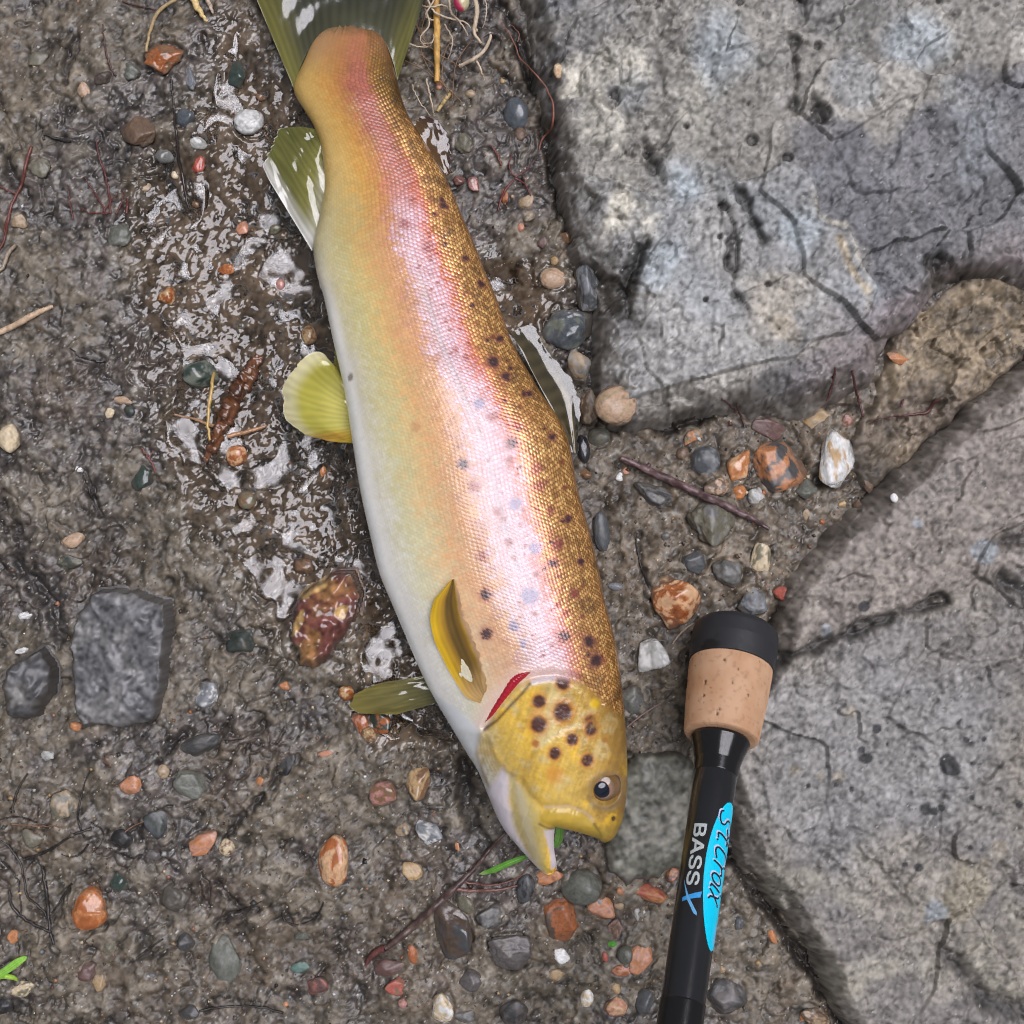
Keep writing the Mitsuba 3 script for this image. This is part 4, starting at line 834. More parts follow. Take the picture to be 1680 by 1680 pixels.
        f3 = np.stack([rim, rim + h * w, rn + h * w, rn], -1)
        f = np.vstack([f1, f2, f3])
        vv_ = np.vstack([top.reshape(-1, 3), bot.reshape(-1, 3)])
        e1 = vv_[f1[len(f1) // 2]]
        if np.cross(e1[1] - e1[0], e1[2] - e1[0])[2] < 0: f = f[:, ::-1]
        put(f'{t}__{name}', vv_, f, 'mat_fin', color=np.vstack([c.reshape(-1, 3)] * 2))
    def cf(tt, jj, ray, nn, px, py):
        c = lerp([.050, .050, .028], [.028, .032, .027], smooth(.1, .7, tt)); c = lerp(c, [.13, .12, .03], smooth(.26, .03, jj) + .9 * smooth(.74, .95, jj) * smooth(.9, .2, tt))
        return c * (1 + .12 * ray + .8 * nn)[..., None].clip(.3, 2)
    fin('caudal_fin', [(484, 150), (488, 128), (498, 100), (520, 66), (550, 56), (590, 54), (628, 66), (642, 95), (652, 132)],
        [(396, -60), (410, -100), (460, -135), (520, -120), (570, -100), (620, -120), (680, -135), (715, -100), (712, -50)], [6.2, 6.2, 6.2, 6.2, 6.6], [4.6, 4.4, 4.2, 6.5, 9.5], cf, nr=20, corr=.00001, n=(120, 170), und=.0011, seed=5, wave=.6)
    def af(tt, jj, ray, nn, px, py):
        c = lerp([.15, .14, .035], [.085, .085, .02], smooth(.1, .8, tt)); c = lerp(c, [.45, .44, .40], np.clip(smooth(.78, .97, jj) * .85 + smooth(.30, .05, tt) * .3, 0, 1))
        return c * (1 + .14 * ray + .7 * nn)[..., None].clip(.4, 1.8)
    fin('anal_fin', [(530, 236), (536, 280), (530, 330), (520, 375), (512, 412)], [(522, 214), (495, 208), (463, 210), (446, 240), (428, 274)], [8, 9, 9.5, 10, 10], [7.5, 7.2, 7.2, 7.6, 8.0], af, nr=13, corr=.00003, n=(110, 90), und=.0007, bulge=.0004, seed=7)
    def pf(tt, jj, ray, nn, px, py):
        c = lerp([.46, .42, .11], [.34, .31, .05], smooth(.15, .65, tt)); c = lerp(c, [.50, .46, .27], smooth(.72, .92, tt) * smooth(0.98, .55, jj) * .9)
        c = lerp(c, [.50, .33, .025], smooth(.62, .92, jj) * .9); c = lerp(c, [.42, .22, .03], smooth(.72, .8, jj) * smooth(.94, .86, jj) * smooth(.2, .5, tt) * .7)
        return c * (1 + .09 * ray + .5 * nn)[..., None].clip(.5, 1.6)
    fin('pelvic_fin', [(577, 646), (580, 660), (583, 680), (584, 700), (585, 722)], [(545, 592), (522, 577), (488, 600), (464, 640), (468, 680), (500, 712), (578, 727)], [12.5, 12.5, 12.5], [9, 9.5, 9.0, 8.5, 9, 9.5, 11.5], pf, nr=17, corr=.000012, n=(80, 110), bulge=.0008, und=.0005, seed=9)
    fin('pelvic_fin', [(556, 600), (562, 622), (570, 640)], [(553, 566), (549, 585), (552, 610)], [6, 6, 6], [3, 3, 3], lambda tt, jj, ray, nn, px, py: lerp([.30, .27, .05], [.22, .2, .04], tt), nr=4, n=(12, 20))
    z1 = lambda x, y: 1000 * top_z(x, y)
    def pc(tt, jj, ray, nn, px, py):     # tt runs across the folded fin, jj from its root to its tip
        st = np.cos(2 * np.pi * 7 * tt + 2 * nn)
        c = lerp([.50, .31, .012], [.36, .20, .02], smooth(.1, .34, tt)); c = lerp(c, [.13, .075, .015], smooth(.32, .5, tt) * smooth(.96, .62, tt) * smooth(.05, .25, jj))
        c = lerp(c, [.50, .31, .17], smooth(.84, .96, tt)); c = lerp(c, [.46, .29, .12], smooth(.32, .04, jj) * .85)
        return c * (1 + .09 * st + .5 * nn)[..., None].clip(.4, 1.7)
    LF, RF = [(788, 1154), (768, 1146), (745, 1115), (727, 1082), (711, 1045), (706, 1015), (711, 988), (726, 968), (741, 951)], [(796, 1134), (795, 1112), (790, 1086), (776, 1048), (764, 1018), (757, 995), (752, 975), (748, 960), (744, 950)]
    fin('pectoral_fin', LF, RF, [z1(780, 1148) + .4, z1(745, 1115) + .5, z1(711, 1045) + .8, z1(711, 988) + 1.4, z1(741, 955) + 2.0], [z1(795, 1134) + .6, z1(790, 1086) + 1.2, z1(764, 1018) + 1.6, z1(750, 975) + 1.8, z1(744, 955) + 2.0], pc,
        nr=1, corr=0, n=(60, 130), bend=lambda tt, jj: -.0010 * np.sin(np.pi * tt) ** 1.5 * np.sin(np.pi * jj) ** .7 + .0011 + .000015 * np.cos(2 * np.pi * 7 * tt), und=.0004, seed=12)
    def pc2(tt, jj, ray, nn, px, py):
        c = lerp([.10, .095, .04], [.15, .125, .03], tt); c = lerp(c, [.30, .27, .13], smooth(.12, .02, jj)); return c * (1 + .1 * ray + .6 * nn)[..., None].clip(.5, 1.6)
    fin('pectoral_fin', [(700, 1108), (712, 1130), (722, 1152)], [(640, 1118), (575, 1156), (590, 1170), (650, 1172)], [6, 5, 4], [4, 3, 2.6, 2.6], pc2, nr=9, corr=.00002, n=(80, 60), und=.0006, bulge=.0018, seed=14)
    def dfc(tt, jj, ray, nn, px, py):
        c = lerp([.060, .048, .022], [.028, .025, .018], tt); c = lerp(c, [.16, .12, .04], smooth(.5, .62, tt) * smooth(.2, .7, jj) * smooth(.78, .62, tt) * .6); return c * (1 + .2 * ray + .4 * nn)[..., None].clip(.4, 1.8)
    fin('dorsal_fin', [(838, 545), (862, 590), (888, 640), (915, 690), (936, 742)], [(872, 530), (903, 580), (935, 622), (950, 660), (948, 745)], [14, 15, 15.5, 15.5, 15.5], [12, 12.6, 13.2, 13.8, 15.0], dfc, nr=9, corr=.00002, n=(60, 120), bend=lambda tt, jj: -.0024 * smooth(0, .6, tt) * np.sin(np.pi * np.clip(jj, .02, .98)), und=.00042, seed=16, wave=.5)
    fin('adipose_fin', [(679, 205), (700, 240), (733, 290)], [(690, 190), (722, 200), (738, 240), (740, 283)], [8.5, 9, 9.5], [8.2, 8.2, 8.4, 9.2], lambda tt, jj, ray, nn, px, py: lerp([.09, .05, .018], [.035, .018, .014], tt), nr=1, corr=0, n=(40, 40), bulge=.0002, und=.0005, seed=18)
    # ---------------- gill, eye
    def crescent():
        n, m = 60, 12
        a = np.array([(795, 1186), (806, 1164), (822, 1138), (838, 1113), (848, 1106), (868, 1102)], float); b = np.array([(795, 1186), (814, 1168), (832, 1144), (850, 1122), (862, 1111), (870, 1104)], float)
        k = np.linspace(0, 1, 6); A, B = PchipInterpolator(k, a)(np.linspace(0, 1, n)), PchipInterpolator(k, b)(np.linspace(0, 1, n))
        w = np.linspace(0, 1, m)
        px, py = A[:, :1] + (B - A)[:, :1] * w, A[:, 1:] + (B - A)[:, 1:] * w
        zz = np.array([[top_z(x, y) for x, y in zip(r1, r2)] for r1, r2 in zip(px, py)]) + .0001 + .0008 * np.sin(np.pi * w)[None, :] + .00012 * np.sin(np.arange(n) * 1.7)[:, None]
        k = S * (D - zz) / D
        top = np.stack([(px - 840) * k, (840 - py) * k, zz], -1)
        i = np.arange(n * m).reshape(n, m)
        f1 = np.stack([i[:-1, :-1], i[1:, :-1], i[1:, 1:], i[:-1, 1:]], -1).reshape(-1, 4)
        c = lerp([.27, .006, .024], [.40, .016, .03], np.broadcast_to(np.abs(np.sin(np.arange(n) * 1.1))[:, None], (n, m)))
        v = np.vstack([top.reshape(-1, 3), top.reshape(-1, 3) - [0, 0, .001]])
        f = np.vstack([f1, f1[:, ::-1] + n * m])
        put(t + '__gill', v, f, 'mat_wet', color=np.vstack([c.reshape(-1, 3)] * 2))
        labels[t + '__gill'] = {'label': 'dark red gill showing in the slit behind the gill cover'}
    crescent()
    ez = top_z(992, 1288) - .0020
    ec = P(993, 1288, ez)
    nrm = np.array([.20, -0.10, 1.0]); nrm /= np.linalg.norm(nrm)
    look = np.array([.0, -.16, 1.0]); look /= np.linalg.norm(look)
    bx = np.cross([0, 1, 0], nrm); bx /= np.linalg.norm(bx); by = np.cross(nrm, bx); R = np.stack([bx, by, nrm], 1)
    def dome(r, flat, centre, Rm, colour, key):
        sph = trimesh.creation.icosphere(5)
        v = sph.vertices.copy(); d = v.copy(); v = v * [r, r, r * flat]
        put(key, v @ Rm.T + centre, sph.faces, 'mat_eye', color=colour(d))
    def iris(d):
        ang = np.arctan2(d[:, 1], d[:, 0]); rho = np.hypot(d[:, 0] + .30, d[:, 1] + .12)
        c = lerp([.26, .15, .10], [.17, .12, .08], smooth(.56, .66, rho)); c = lerp(c, [.14, .075, .025], smooth(.68, .84, rho)); c = lerp(c, [.20, .13, .08], smooth(.2, .9, d[:, 0]) * .5); c = lerp(c, [.07, .05, .04], smooth(.82, .97, np.hypot(d[:, 0], d[:, 1])))
        return c * (1 + .3 * (meshkit.noise(d * 14, 2) - .5))[:, None]
    dome(.0050, .62, ec, R, iris, t + '__eye')
    pc_ = P(985, 1291, ez) + nrm * .0
    off = (pc_ - ec) * [1, 1, 0]; lx = R.T @ off
    hz = .62 * math.sqrt(max(.0050 ** 2 - lx[0] ** 2 - lx[1] ** 2, 0))
    pcen = ec + R @ [lx[0], lx[1], hz - .0005]
    dome(.0027, .36, pcen, R, lambda d: np.full((len(d), 3), [.010, .013, .022]), t + '__eye__pupil')
fish()

# ------------------------------------------------------------------ the rod handle
def rod():
    t = thing('fishing_rod', 'black fishing rod butt with cork grip and bright blue oval decal leaning on the rock', 'fishing rod')
    tilt = math.radians(29)
    p0 = P(1200, 1090, .0185)
    # second point: under the photo's line of the rod, at the height the tilt gives
    z = .08
    for _ in range(30):
        p1 = P(1119, 1655, z); L = np.linalg.norm((p1 - p0)[:2]); z = p0[2] + L * math.tan(tilt)
    e = (p1 - p0) / np.linalg.norm(p1 - p0)
    nrm = np.array([0, 0, 1.0]) - e[2] * e; nrm /= np.linalg.norm(nrm)
    bb = np.cross(e, nrm); bb *= np.sign(bb[0])
    pt = lambda a, r, ph: p0 + np.multiply.outer(a, e) + (r * np.cos(ph))[..., None] * nrm + (r * np.sin(ph))[..., None] * bb
    def a_of_y(py, r=.0066):
        aa = np.linspace(-.03, .16, 400); q = p0 + aa[:, None] * e + nrm * r
        return np.interp(py, 840 - q[:, 1] / (S * (D - q[:, 2]) / D), aa)
    def lathe(key, prof, bsdf, colour, seg=96, relief=None, dense=1):
        prof = np.array(prof, float); k = np.r_[0, np.cumsum(np.hypot(*np.diff(prof, axis=0).T))]
        kk = np.unique(np.r_[k, np.linspace(0, k[-1], dense)]); pr_ = np.stack([np.interp(kk, k, prof[:, i]) for i in (0, 1)], 1)
        ph = np.linspace(0, 2 * np.pi, seg, endpoint=False)
        A, PH = np.meshgrid(pr_[:, 0], ph, indexing='ij'); Rr = np.repeat(pr_[:, 1:], seg, 1)
        if relief is not None: Rr = Rr + relief(A, PH) * (Rr > .002)
        v = pt(A, Rr, PH)
        i = np.arange(A.size).reshape(A.shape); j = np.roll(i, -1, 1)
        f = np.stack([i[:-1], j[:-1], j[1:], i[1:]], -1).reshape(-1, 4)
        c = colour(A, PH)
        scene[key] = mikit.ply((v.reshape(-1, 3), f), bsdf, smooth=True, color=np.broadcast_to(c, A.shape + (3,)).reshape(-1, 3))
    n2 = lambda A, PH, k, s: meshkit.fbm(np.stack([A / k, .012 * np.cos(PH) / k, .012 * np.sin(PH) / k], -1), 3, s) - .5
    ac = a_of_y(1193, .0095)
    rnd = [(-.0135 + .0035 * (1 - math.cos(x)), .0096 + .0040 * math.sin(x)) for x in np.linspace(0, np.pi / 2, 10)]
    lathe(t + '__butt_cap', [(-.0142, .0001), (-.0138, .006), (-.0135, .0096)] + rnd + [(-.006, .01385), (.0008, .01345), (.0010, .0125)], 'mat_rubber',
          lambda A, PH: lerp([.022, .023, .026], [.010, .010, .011], smooth(.02, .14, n2(A, PH, .004, 1)) * smooth(-.006, -.001, A)), dense=50, relief=lambda A, PH: .00012 * n2(A, PH, .0015, 2))
    pits = lambda A, PH: smooth(.22, .30, n2(A * .6, PH, .0014, 5))
    lathe(t + '__cork_grip', [(.0009, .0122), (.0010, .0131), (.003, .0131), (ac * .5, .0126), (ac - .001, .01165), (ac - .0003, .0113), (ac, .0105), (ac + .0001, .0060)], 'mat_cork',
          lambda A, PH: lerp(lerp(lerp([.44, .25, .14], [.50, .31, .19], smooth(-.2, .2, n2(A, PH, .006, 3))), [.27, .14, .07], smooth(.05, .25, n2(A, PH, .0013, 4)) * .4), [.05, .025, .015], pits(A, PH) * .9), seg=220, dense=150,
          relief=lambda A, PH: -.0004 * pits(A, PH) + .00012 * n2(A, PH, .002, 6))
    lathe(t + '__winding_check', [(ac + .0002, .0060), (ac + .0003, .0088), (ac + .0012, .0092), (ac + .0022, .0088), (ac + .0048, .0079), (ac + .0080, .0071), (ac + .0120, .0067), (ac + .0125, .0064)], 'mat_lacquer', lambda A, PH: np.array([.008, .008, .009]), dense=60)
    a2 = a_of_y(1636)
    lathe(t + '__handle_tube', [(ac + .011, .0055), (ac + .0112, .00655), (ac + .03, .0065), (a2, .00630), (a2 + .22, .0055), (a2 + .2201, .001)], 'mat_lacquer', lambda A, PH: lerp([.012, .012, .013], [.016, .017, .019], n2(A, PH * 0, .01, 8) + .5), dense=40)
    lathe(t + '__thread_wrap', [(a2, .0060), (a2 + .0002, .00655), (a2 + .018, .0065), (a2 + .0182, .0060)], 'mat_lacquer', lambda A, PH: np.array([.007, .007, .008]), dense=20)
    tube_r = lambda a: np.interp(a, [ac + .03, a2], [.0065, .0063])
    # blue oval decal wrapped on the tube
    aT, aB = a_of_y(1307), a_of_y(1551)
    n, m = 90, 40
    u, w = np.linspace(0, 1, n), np.linspace(-1, 1, m)
    half = np.sin(np.pi * np.clip(u, 0, 1) ** .88) ** .5
    Aa = aT + (aB - aT) * u
    PH = np.radians(51 + 2 * (u[:, None] - .5) + 56 * half[:, None] * w[None, :])
    A2 = np.repeat(Aa[:, None], m, 1)
    v = pt(A2, tube_r(A2) + .00012, PH)
    i = np.arange(n * m).reshape(n, m); f = np.stack([i[:-1, :-1], i[1:, :-1], i[1:, 1:], i[:-1, 1:]], -1).reshape(-1, 4)
    vb = pt(A2, tube_r(A2) - .0003, PH)
    c = lerp([.0, .52, .74], [.14, .42, .70], smooth(.78, .9, u)[:, None] * smooth(-.1, .5, w)[None, :] * smooth(.97, .92, u)[:, None])
    put(t + '__decal', np.vstack([v.reshape(-1, 3), vb.reshape(-1, 3)]), np.vstack([f, f[:, ::-1] + n * m]), 'mat_print', color=np.vstack([c.reshape(-1, 3)] * 2))
    labels[t + '__decal'] = {'label': 'bright blue pointed oval decal with slanted script lettering'}
    def wrap(mesh, a0, ph0, lift):
        mesh = trimesh.Trimesh(*trimesh.remesh.subdivide_to_size(mesh.vertices, mesh.faces, .0009, max_iter=12))
        x, y, zz = mesh.vertices.T
        a = a0 + x; r = tube_r(a)
        return pt(a, r + lift + zz, np.radians(ph0) + y / r), mesh.faces
    def script(strokes, wd, sx, sy, dx=0, dy=0, shear=.28):
        g = []
        for s in strokes:
            s = np.array(s, float)
            if len(s) == 1: g.append(Point((s[0, 0] + shear * s[0, 1]) * sx + dx, s[0, 1] * sy + dy).buffer(wd * 1.3)); continue
            k = np.linspace(0, 1, len(s)); q = PchipInterpolator(k, s)(np.linspace(0, 1, 24)) if len(s) > 2 else s
            q = np.stack([(q[:, 0] + shear * q[:, 1]) * sx + dx, q[:, 1] * sy + dy], 1)
            g.append(LineString(q).buffer(wd))
        g = unary_union(g)
        return trimesh.util.concatenate([trimesh.creation.extrude_polygon(x.simplify(.00003), .00006, engine='earcut') for x in getattr(g, 'geoms', [g])])
    th = np.linspace(0, 2 * np.pi, 14)
    ST = [[(.42, .62), (.56, .70), (.60, .88), (.45, 1.02), (.18, .95), (.02, .72), (.12, .50), (.34, .36), (.40, .16), (.22, .0), (-.02, .02), (-.12, .16)], [(.86, 1.0), (.80, .25), (.86, .02), (1.0, .06)], [(.70, .72), (1.02, .74)], [(1.12, .03)],
          [(1.86, .80), (1.78, .98), (1.55, .98), (1.36, .66), (1.36, .22), (1.52, .01), (1.80, .12)], [(1.98, .66), (1.98, .02)], [(1.98, .36), (2.08, .60), (2.24, .66), (2.30, .56)],
          [(2.58 + .19 * math.cos(x), .33 + .33 * math.sin(x)) for x in th], [(2.92, .66), (2.90, .04), (2.98, .02)], [(2.95, .88)], [(3.12, .68), (3.20, .60), (3.38, .06), (3.48, .0)], [(3.48, .68), (3.12, .0)]]
    sx = (a_of_y(1478) - a_of_y(1326)) / 3.75
    for key, dx, dy, wd, cc, lift in (('lettering', -.0004, -.00035, .00030, [.42, .50, .66], .00016), ('lettering', 0, 0, .00026, [.012, .014, .03], .00024)):
        v, f = wrap(script(ST, wd, sx, .0056, dx, dy), a_of_y(1329), 17, lift)
        k = put(t + '__decal__lettering', v, f, 'mat_print', color=np.broadcast_to(np.array(cc), (len(v), 3)), sm=False)
    ta = trimesh.util.concatenate([meshkit.text_mesh('BASS', .0037, .00008, bold=True)])
    ln = a_of_y(1455) - a_of_y(1350)
    vv_ = ta.vertices; vv_ = vv_ * [ln / (vv_[:, 0].max()), 1, 1]; vv_[:, 0] += 0
    v, f = wrap(trimesh.Trimesh(vv_, ta.faces), a_of_y(1350), -47, .00008)
    put(t + '__lettering', v, f, 'mat_print', color=np.broadcast_to(np.array([.42, .46, .45]), (len(v), 3)), sm=False)
    def stroke(poly, colr):
        me = trimesh.creation.extrude_polygon(Polygon(poly), .00008, engine='earcut')
        v, f = wrap(me, a_of_y(1455), -47, .00008)
        put(t + '__lettering', v, f, 'mat_print', color=np.broadcast_to(np.array(colr), (len(v), 3)), sm=False)
    q = .0040
    stroke([(-.0016, -.0010), (.0036, .0016), (.0078, .0044), (.0086, .0044), (.0080, .0034), (.0042, .0010)], [.12, .36, .62])
    stroke([(.0036, -.0006), (.0048, -.0006), (.0032, .0048), (.0014, .0050)], [.04, .28, .62])
rod()
# ------------------------------------------------------------------ stones and pebbles
PAL = dict(rust=(.30, .095, .03), orange=(.42, .17, .065), salmon=(.45, .21, .13), tan=(.40, .27, .14), cream=(.55, .45, .30), brown=(.16, .09, .05), dkbrown=(.075, .05, .036), grey=(.13, .13, .122), dkgrey=(.055, .055, .056),
           black=(.02, .02, .023), slate=(.075, .085, .095), grgrey=(.125, .135, .108), dkgreen=(.035, .05, .042), blgrey=(.18, .20, .225), white=(.60, .60, .58), maroon=(.14, .065, .055), red=(.34, .075, .05), olive=(.16, .145, .095),
           pink=(.38, .19, .16), gold=(.46, .28, .09), teal=(.07, .17, .14), mauve=(.11, .095, .095), pale=(.34, .34, .32), peach=(.52, .32, .18), mud=(.10, .088, .07))
ICO = {k: trimesh.creation.icosphere(k) for k in (2, 3, 4)}
def pebble(i, x, y, w, h, rot, kind, colour, label, second=None, mat=None, thick=.62, sink=.42, name='pebble', mott=.5, cat=None):
    if 'round' in label and kind == 'r' or 'smooth' in label: kind = 's'
    r = np.random.default_rng(1000 + i)
    m = ICO[4 if max(w, h) > 60 else 3 if max(w, h) > 22 else 2]
    d = m.vertices
    if kind in 'acrg':                                   # angular: cut by planes
        npl = {'a': 13, 'c': 15, 'r': 20, 'g': 24}[kind]
        nn = r.normal(size=(npl, 3)); nn /= np.linalg.norm(nn, axis=1)[:, None]
        off = r.uniform(.62, .98, npl) if kind == 'a' else r.uniform(.70 if kind == 'c' else .76, 1.0, npl)
        dots = np.maximum(d @ nn.T, 1e-3) / off
        rad = 1 / (np.sum(dots ** (36 if kind == 'a' else 22), 1) ** (1 / (36 if kind == 'a' else 22))); rad = np.minimum(rad, 1.25)
    elif kind == 't':                                  # teardrop, pointed towards +y
        rad = 1 + .28 * np.maximum(d[:, 1], 0) ** 4 - .12 * (1 - np.abs(d[:, 1])) * (d[:, 1] > 0)
    else: rad = np.ones(len(d))
    rad = rad * (1 + (.30 if kind != 'r' else .20) * (meshkit.fbm(d * 1.3 + r.uniform(0, 50, 3), 2, i) - .5) + (.10 if kind != 's' else .03) * (meshkit.fbm(d * 5 + r.uniform(0, 50, 3), 3, i + 7) - .5))
    if kind == 'g': rad *= 1 + .34 * (meshkit.fbm(d * 3.2 + r.uniform(0, 50, 3), 3, i + 9) - .5)
    v = d * rad[:, None]
    v[:, :2] -= (v[:, :2].max(0) + v[:, :2].min(0)) / 2
    v[:, :2] /= v[:, :2].max(0)
    c = min(w, h) * S / 2 * thick * 2 * .5
    v = v * [w * S / 2, h * S / 2, c]
    a = math.radians(rot); v[:, :2] = v[:, :2] @ np.array([[math.cos(a), math.sin(a)], [-math.sin(a), math.cos(a)]])
    tl = r.normal(size=2) * .12; v[:, 2] += v[:, 0] * tl[0] + v[:, 1] * tl[1]
    p = P(x, y, 0.0); z = float(rsurf(p[0], p[1])[0]) + c * (1 - 2 * sink); p = P(x, y, z)
    base = np.array(PAL[colour] if isinstance(colour, str) else colour)
    n1, n2_ = meshkit.fbm(d * 2.2 + r.uniform(0, 50, 3), 3, i + 3), meshkit.fbm(d * 8 + r.uniform(0, 50, 3), 3, i + 5)
    col_ = base * (1 + .7 * (n1 - .5) + .7 * (n2_ - .5) + .3 * (r.random(len(d)) - .5))[:, None]
    if second: col_ = lerp(col_, np.array(PAL[second]) * (.7 + .6 * n2_)[:, None], smooth(.46, .56, n1 + .3 * (n2_ - .5) + (mott - .5)))
    dry = mat != W and colour not in ('white', 'pale', 'cream')
    hot = colour in ('salmon', 'orange', 'red', 'rust', 'pink')
    if dry: col_ = lerp(col_, col_.mean(1, keepdims=True) * [1.05, 1, .93], .08 if hot else .28) * (1.05 if hot else .88); col_ = lerp(col_, np.array([.085, .072, .055]), smooth(.52, .75, .5 * n1 + .5 * meshkit.fbm(d * 3 + i, 4, i)) * (.45 if hot else .75))
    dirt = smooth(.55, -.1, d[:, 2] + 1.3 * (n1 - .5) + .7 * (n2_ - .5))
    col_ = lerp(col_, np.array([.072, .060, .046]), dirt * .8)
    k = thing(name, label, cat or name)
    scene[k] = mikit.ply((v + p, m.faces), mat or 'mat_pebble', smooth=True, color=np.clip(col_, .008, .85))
scene['mat_pebble'] = pr(0.42, 0.5)
for i, row in enumerate(PEB):
    x, y, w, h, rot, kind, colour, label = row[:8]
    second = row[8] if len(row) > 8 else None; mat = row[9] if len(row) > 9 else None
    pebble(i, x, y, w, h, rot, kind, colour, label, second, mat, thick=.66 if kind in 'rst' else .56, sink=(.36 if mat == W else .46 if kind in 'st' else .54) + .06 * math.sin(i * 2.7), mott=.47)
def stone(i, outline, z, top, label, c1, c2, seed, mat='mat_pebble', tilt=(0, 0), rough=.00035, soft=.004, speck=None, facets=7):
    """a larger stone: outline in photo pixels, a rounded block half sunk in the mud"""
    xs, ys = [a for a, b in outline], [b for a, b in outline]
    lo, hi = P2([(min(xs) - 20, max(ys) + 20)])[0], P2([(max(xs) + 20, min(ys) - 20)])[0]
    g = Grid(lo[0], hi[0], lo[1], hi[1], .00042)
    d = g.poly(outline, top * .6) + .0008 * g.n(.004, seed) + .0004 * g.n(.0012, seed + 1)
    h = top * (.18 + .82 * np.sqrt(1 - (1 - np.clip(d / soft, 0, 1)) ** 2)) + tilt[0] * (g.X - g.X.mean()) + tilt[1] * (g.Y - g.Y.mean())
    r = np.random.default_rng(seed); R0 = max(hi[0] - lo[0], hi[1] - lo[1]) / 2
    u, w = (g.X - (lo[0] + hi[0]) / 2) / R0, (g.Y - (lo[1] + hi[1]) / 2) / R0
    if facets:
        pl = [top * (.80 + .22 * r.random() + .0 * u)] + [top * (1.0 + .12 * r.random() - sl * np.maximum((np.cos(a) * u + np.sin(a) * w) - of, -1)) for a, sl, of in zip(r.uniform(0, 6.28, facets), r.uniform(.25, 1.0, facets), r.uniform(-.1, .45, facets))]
        h = np.minimum(h, np.min(np.stack([q + 0 * u for q in pl]), 0) + .0004 * g.n(.0035, seed + 12))
    h += rough * g.n(.006, seed + 2) * 1.4 + rough * g.n(.002, seed + 3) * .8 + rough * .6 * g.n(.0008, seed + 4) - rough * np.clip(g.n(.0011, seed + 13) - 1, 0, 1.5)
    h = np.where(d < 0, -.003, h + z)
    c = lerp(c1, c2, smooth(-.5, .8, g.n(.005, seed + 5) + .5 * g.n(.0014, seed + 6)))
    if speck is not None: c = lerp(c, speck, smooth(1.0, 1.5, g.n(.0016, seed + 8)) * .85)
    c = c * (1 + .2 * g.n(.0007, seed + 7) + .2 * g.n(.00042, seed + 9))[..., None].clip(.4, 1.8)
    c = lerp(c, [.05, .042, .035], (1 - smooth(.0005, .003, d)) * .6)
    v = np.stack([g.X, g.Y, h], -1).reshape(-1, 3)
    v, f, c = compact(v, g.faces(d > -.001), c.reshape(-1, 3))
    put(thing('stone', label, 'stone'), v, f, mat, color=c)
stone(0, [(126, 1002), (150, 974), (215, 972), (272, 990), (279, 1040), (268, 1110), (254, 1184), (205, 1194), (130, 1198), (118, 1100)], 0, .0095, 'large angular dark grey block with a blue sheen at the left', [.10, .10, .104], [.155, .152, .15], 500, tilt=(.03, .04), soft=.0034, rough=.0004)
stone(1, [(30, 1078), (62, 1070), (80, 1092), (82, 1140), (66, 1178), (40, 1190), (14, 1172), (2, 1130), (8, 1098)], 0, .0075, 'dark grey rounded stone at the left edge', [.06, .06, .062], [.10, .095, .09], 520, soft=.006)
stone(2, [(545, 938), (578, 940), (590, 975), (580, 1020), (552, 1068), (520, 1098), (492, 1092), (476, 1050), (480, 1010), (508, 962)], 0, .0085, 'red brown mottled conglomerate stone in the puddle left of the fish belly', [.13, .045, .035], [.26, .13, .05], 540, mat='mat_wet', soft=.006, rough=.0005, speck=[.50, .32, .12])
stone(3, [(1010, 1262), (1045, 1240), (1110, 1238), (1140, 1260), (1135, 1340), (1128, 1420), (1085, 1448), (1030, 1455), (1000, 1430), (992, 1370), (1002, 1310)], 0, .0062, 'large smooth greenish grey stone between the fish snout and the rod', [.15, .15, .12], [.205, .198, .165], 560, soft=.009, rough=.0002, facets=0)
